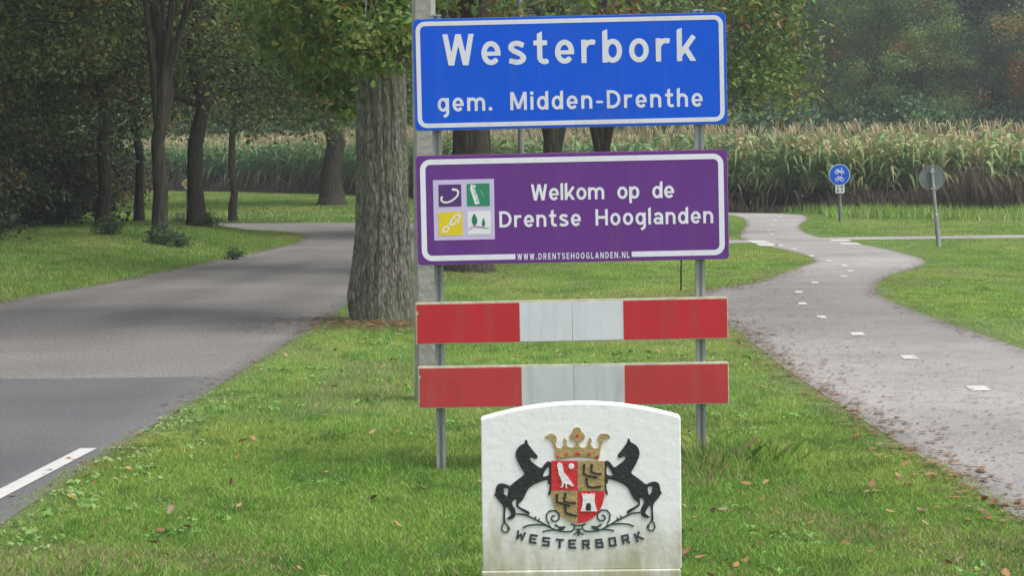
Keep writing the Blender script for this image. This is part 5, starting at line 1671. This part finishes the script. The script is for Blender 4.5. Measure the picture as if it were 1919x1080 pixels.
# ------------------------------------------------------------------ fallen leaves
def leaf_shape(seed):
    g = np.random.default_rng(seed)
    V, F, c, m = leaves(np.zeros((1, 3)), np.array([1]), np.array([0.0]), 1.0, np.array([[1, 1, 1.0]]), g, lobed=True)
    prof = [(0, 0), (.18, .10), (.30, .22), (.40, .13), (.55, .30), (.64, .16), (.78, .26), (1, 0)]
    ring = prof + [(a, -b) for a, b in prof[-2:0:-1]]
    cu = g.uniform(.3, .9); tw = g.uniform(-.3, .3)
    return np.array([(u - .5, v, cu * v * v + .18 * (u - .5) ** 2 + tw * v * (u - .5) + .06) for u, v in ring]), np.arange(len(ring)).reshape(1, -1)


LEAFC = [(.30, .17, .075), (.26, .13, .055), (.34, .22, .12), (.22, .11, .06), (.36, .20, .07), (.30, .22, .15)]
lf_me = []
for k in range(6):
    V, F = leaf_shape(600 + k)
    lf_me.append(mesh_np("fallen_leaf", V, F, np.array([LEAFC[k]] * len(V)), False, F.shape[1]))
g = np.random.default_rng(61)
count = 0
lawn_px = [(566, 716), (728, 846), (448, 951), (1568, 998), (1380, 1058), (1370, 862), (1398, 690), (755, 688), (975, 664), (640, 702), (650, 740), (668, 640), (628, 726), (590, 752), (612, 778), (700, 936), (745, 985), (320, 965), (1700, 878), (1857, 982), (1384, 775), (1302, 640), (1292, 838), (1340, 800)]
spots = [G(*q).xy for q in lawn_px]
while len(spots) < 290:
    y = 9.2 + 15 * g.random() ** 1.3; x = g.uniform(-2.0, 2.0)
    if abs(x) > .2 * y: continue
    if x > 0 or g.random() < .55: spots.append(Vector((x, y)))
for i, q in enumerate(spots):
    if sdist(np.array([[q[0], q[1]]]))[0] < .03 or abs(q[0] - cxs) < hw + .05 and q[1] < TY + .3: continue
    o = obj("fallen_leaf", lf_me[i % 6], M['litter'])
    z = gloc((q[0], q[1]))[2]
    o.location = (q[0], q[1], z + .024); o.rotation_euler = (g.normal() * .3, g.normal() * .3, g.uniform(0, 6.28)); o.scale = (g.uniform(.034, .068),) * 3
    tag(o, "dry brown oak leaf fallen on the mown lawn", "leaf", "fallen leaves on the lawn")


def litter(name, n, gen, size, label, seed, zf=None):
    g = np.random.default_rng(seed)
    p = gen(g, n)
    sh = [leaf_shape(700 + k)[0] for k in range(5)]
    m = sh[0].shape[0]
    z = np.where(sdist(p) < 0, .004, surf(p) + .02)
    k = g.integers(0, 5, len(p)); a = g.uniform(0, 6.28, len(p)); s = size * g.uniform(.4, 1.3, len(p))
    B = np.stack(sh)[k] * s[:, None, None]
    ca, sa = np.cos(a)[:, None], np.sin(a)[:, None]
    V = np.stack([p[:, :1] + B[..., 0] * ca - B[..., 1] * sa, p[:, 1:] + B[..., 0] * sa + B[..., 1] * ca, z[:, None] + np.maximum(B[..., 2], 0)], -1)
    c = np.array(LEAFC)[g.integers(0, 6, len(p))] * g.uniform(.35, 1.0, (len(p), 1))
    o = obj(name, mesh_np(name, V.reshape(-1, 3), np.arange(len(p) * m).reshape(-1, m), np.repeat(c, m, 0), False, m), M['litter'])
    tag(o, label, "leaves", kind="stuff")


def gen_edge(line, y0, y1, spread, power=1.0):
    def f(g, n):
        l = line[(line[:, 1] > y0) & (line[:, 1] < y1)]
        q = l[g.integers(0, len(l), n)] + g.normal(size=(n, 2)) * np.array([spread, .3])
        return q
    return f


litter("leaf_litter", 1700, gen_edge(catmull(PL, .1), 10, 34, .13), .06, "band of brown leaf litter along the edge of the cycle path", 801)
litter("leaf_litter", 500, gen_edge(catmull(PR, .1), 14, 40, .11), .055, "brown leaf litter along the far edge of the cycle path", 802)
litter("leaf_litter", 1700, lambda g, n: np.stack([np.clip(1.9 + np.abs(g.normal(size=n)) * .75, 1.7, 3.9), g.uniform(12, 34, n)], 1), .035, "leaf crumbs and twigs strewn over the cycle path", 803)
def gen_oak(g, n):
    p = np.stack([OAK.x + .15 + g.normal(size=n) * .42, OAK.y - .35 + g.normal(size=n) * .75], 1)
    return p[np.hypot(p[:, 0] - OAK.x, p[:, 1] - OAK.y) > .36]
litter("leaf_litter", 1500, gen_oak, .07, "brown leaves heaped round the foot of the oak", 805)
litter("leaf_litter", 260, gen_edge(catmull(RR, .1), 12, 30, .10), .05, "brown leaf litter along the verge edge of the road", 806)
litter("leaf_litter", 420, gen_edge(catmull(RL, .1), 24, 52, .16), .07, "brown leaf litter along the left road edge", 807)
litter("leaf_litter", 300, lambda g, n: np.stack([-.75 + g.normal(size=n) * .5, 34.2 + g.normal(size=n) * 1.2], 1), .09, "brown leaves round the thick trunk behind the sign", 808)

# ------------------------------------------------------------------ the hazy air of the damp day
hz = MB().box((-905, -705, -1.2), (905, 1205, 21.0)).mesh("haze")
hm = bpy.data.materials.new("haze"); hm.use_nodes = True
hn = hm.node_tree
for n_ in list(hn.nodes):
    if n_.type != 'OUTPUT_MATERIAL': hn.nodes.remove(n_)
pv = hn.nodes.new("ShaderNodeVolumePrincipled")
pv.inputs['Color'].default_value = (.86, .92, 1.0, 1)
pv.inputs['Density'].default_value = 0.0008
pv.inputs['Anisotropy'].default_value = .2
hn.links.new(pv.outputs[0], [n_ for n_ in hn.nodes if n_.type == 'OUTPUT_MATERIAL'][0].inputs['Volume'])
ho = obj("haze", hz, hm)
tag(ho, "pale damp haze hanging in the air", "haze", kind="stuff")
